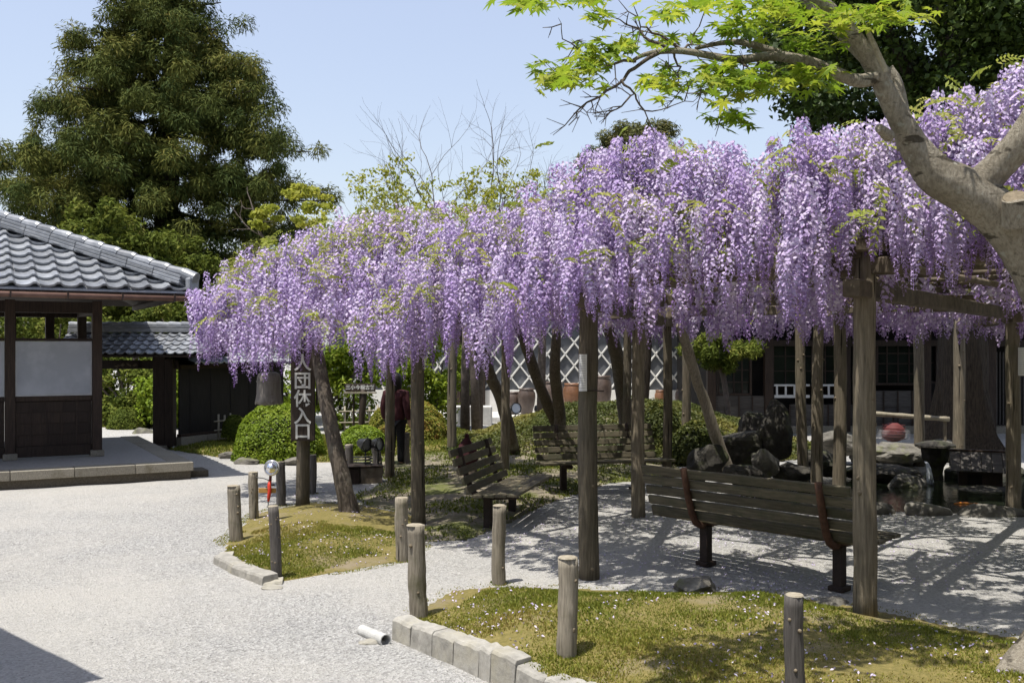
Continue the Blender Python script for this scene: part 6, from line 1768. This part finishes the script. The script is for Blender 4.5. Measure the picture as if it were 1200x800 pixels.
LM = [maple_leaf_mesh(i) for i in range(5)]
LPOS = []
def leafpad(px, py, d, wx_, wy_, n, tintlo=0.0, tinthi=1.0):
    # a flat horizontal spray of leaves as maples grow them
    for _ in range(n):
        c = at(px + rn.gauss(0, wx_ * .42), py + rn.gauss(0, wy_ * .42), d + rn.gauss(0, .22)); LPOS.append((c - mo, rn.uniform(.055, .085), rn.uniform(tintlo, tinthi)))
leafpad(668, 82, 5.1, 52, 24, 80, .25, 1); leafpad(705, 62, 5.15, 42, 20, 55, .1, .9); leafpad(650, 92, 5.05, 24, 12, 34, .4, 1); leafpad(735, 55, 5.2, 26, 18, 24)
leafpad(700, 20, 5.1, 18, 14, 22); leafpad(620, 3, 5.0, 40, 8, 30, .2, 1); leafpad(778, 18, 5.3, 26, 14, 22)
leafpad(775, 98, 5.3, 28, 18, 55); leafpad(850, 94, 5.4, 55, 30, 170); leafpad(895, 96, 5.4, 26, 18, 50); leafpad(855, 138, 5.35, 34, 14, 40, 0, .5)
leafpad(860, 30, 5.5, 34, 16, 55); leafpad(905, 12, 5.5, 60, 20, 95, .2, 1); leafpad(955, 92, 5.6, 48, 24, 100); leafpad(985, 20, 5.5, 50, 20, 85, .3, 1)
leafpad(1040, 18, 5.6, 50, 18, 80, .3, 1); leafpad(950, 45, 5.8, 60, 22, 60); leafpad(785, 50, 5.4, 40, 14, 22); leafpad(820, 5, 5.3, 60, 10, 50, .2, 1); leafpad(690, 0, 5.05, 40, 8, 22)
for k in range(130): LPOS.append((at(rn.uniform(820, 1320), rn.uniform(-160, -15), rn.uniform(4.9, 6.4)) - mo, rn.uniform(.06, .085), rn.uniform(.1, 1)))
rn.shuffle(LPOS)
LPOS.sort(key=lambda l: -(l[1] if (l[0] + mo).z < CAMH + 410 / FPX * (l[0] + mo).y else 0))
tint_me = {}
Vs, Fs, Ts, off = [], [], [], 0
for i, (c, s_, t_) in enumerate(LPOS):
    v, f_ = LM[i % 5]
    e = Quaternion((rn.gauss(0, 1), rn.gauss(0, 1), rn.gauss(0, 1), rn.gauss(0, 1))).normalized()
    # leaves lie roughly flat, drooping
    nrm = Vector((rn.gauss(0, .42), rn.gauss(-.15, .42), 1)).normalized(); rot = nrm.to_track_quat('Z', 'Y') @ Quaternion((0, 0, 1), rn.uniform(0, 6.28))
    if i < 300:
        key = (i % 5, int(t_ * 5.99))
        if key not in tint_me: tint_me[key] = np_mesh('leaf', v, f_, M['maple_leaf'], np.full(len(f_), (key[1] + .5) / 6))
        o = bpy.data.objects.new('leaf', tint_me[key]); COL.objects.link(o); o.parent = ma; o.location = c; o.rotation_mode = 'QUATERNION'; o.rotation_quaternion = rot; o.scale = (s_,) * 3
    else:
        m3 = np.array(rot.to_matrix()); Vs.append((v * s_) @ m3.T + np.array(c)); Fs.append(f_ + off); off += len(v); Ts.append(np.full(len(f_), t_))
tag(obj('leaves', np_mesh('leaves', np.concatenate(Vs), np.concatenate(Fs), M['maple_leaf'], np.concatenate(Ts)), None, ma), None, None, None, 'stuff')
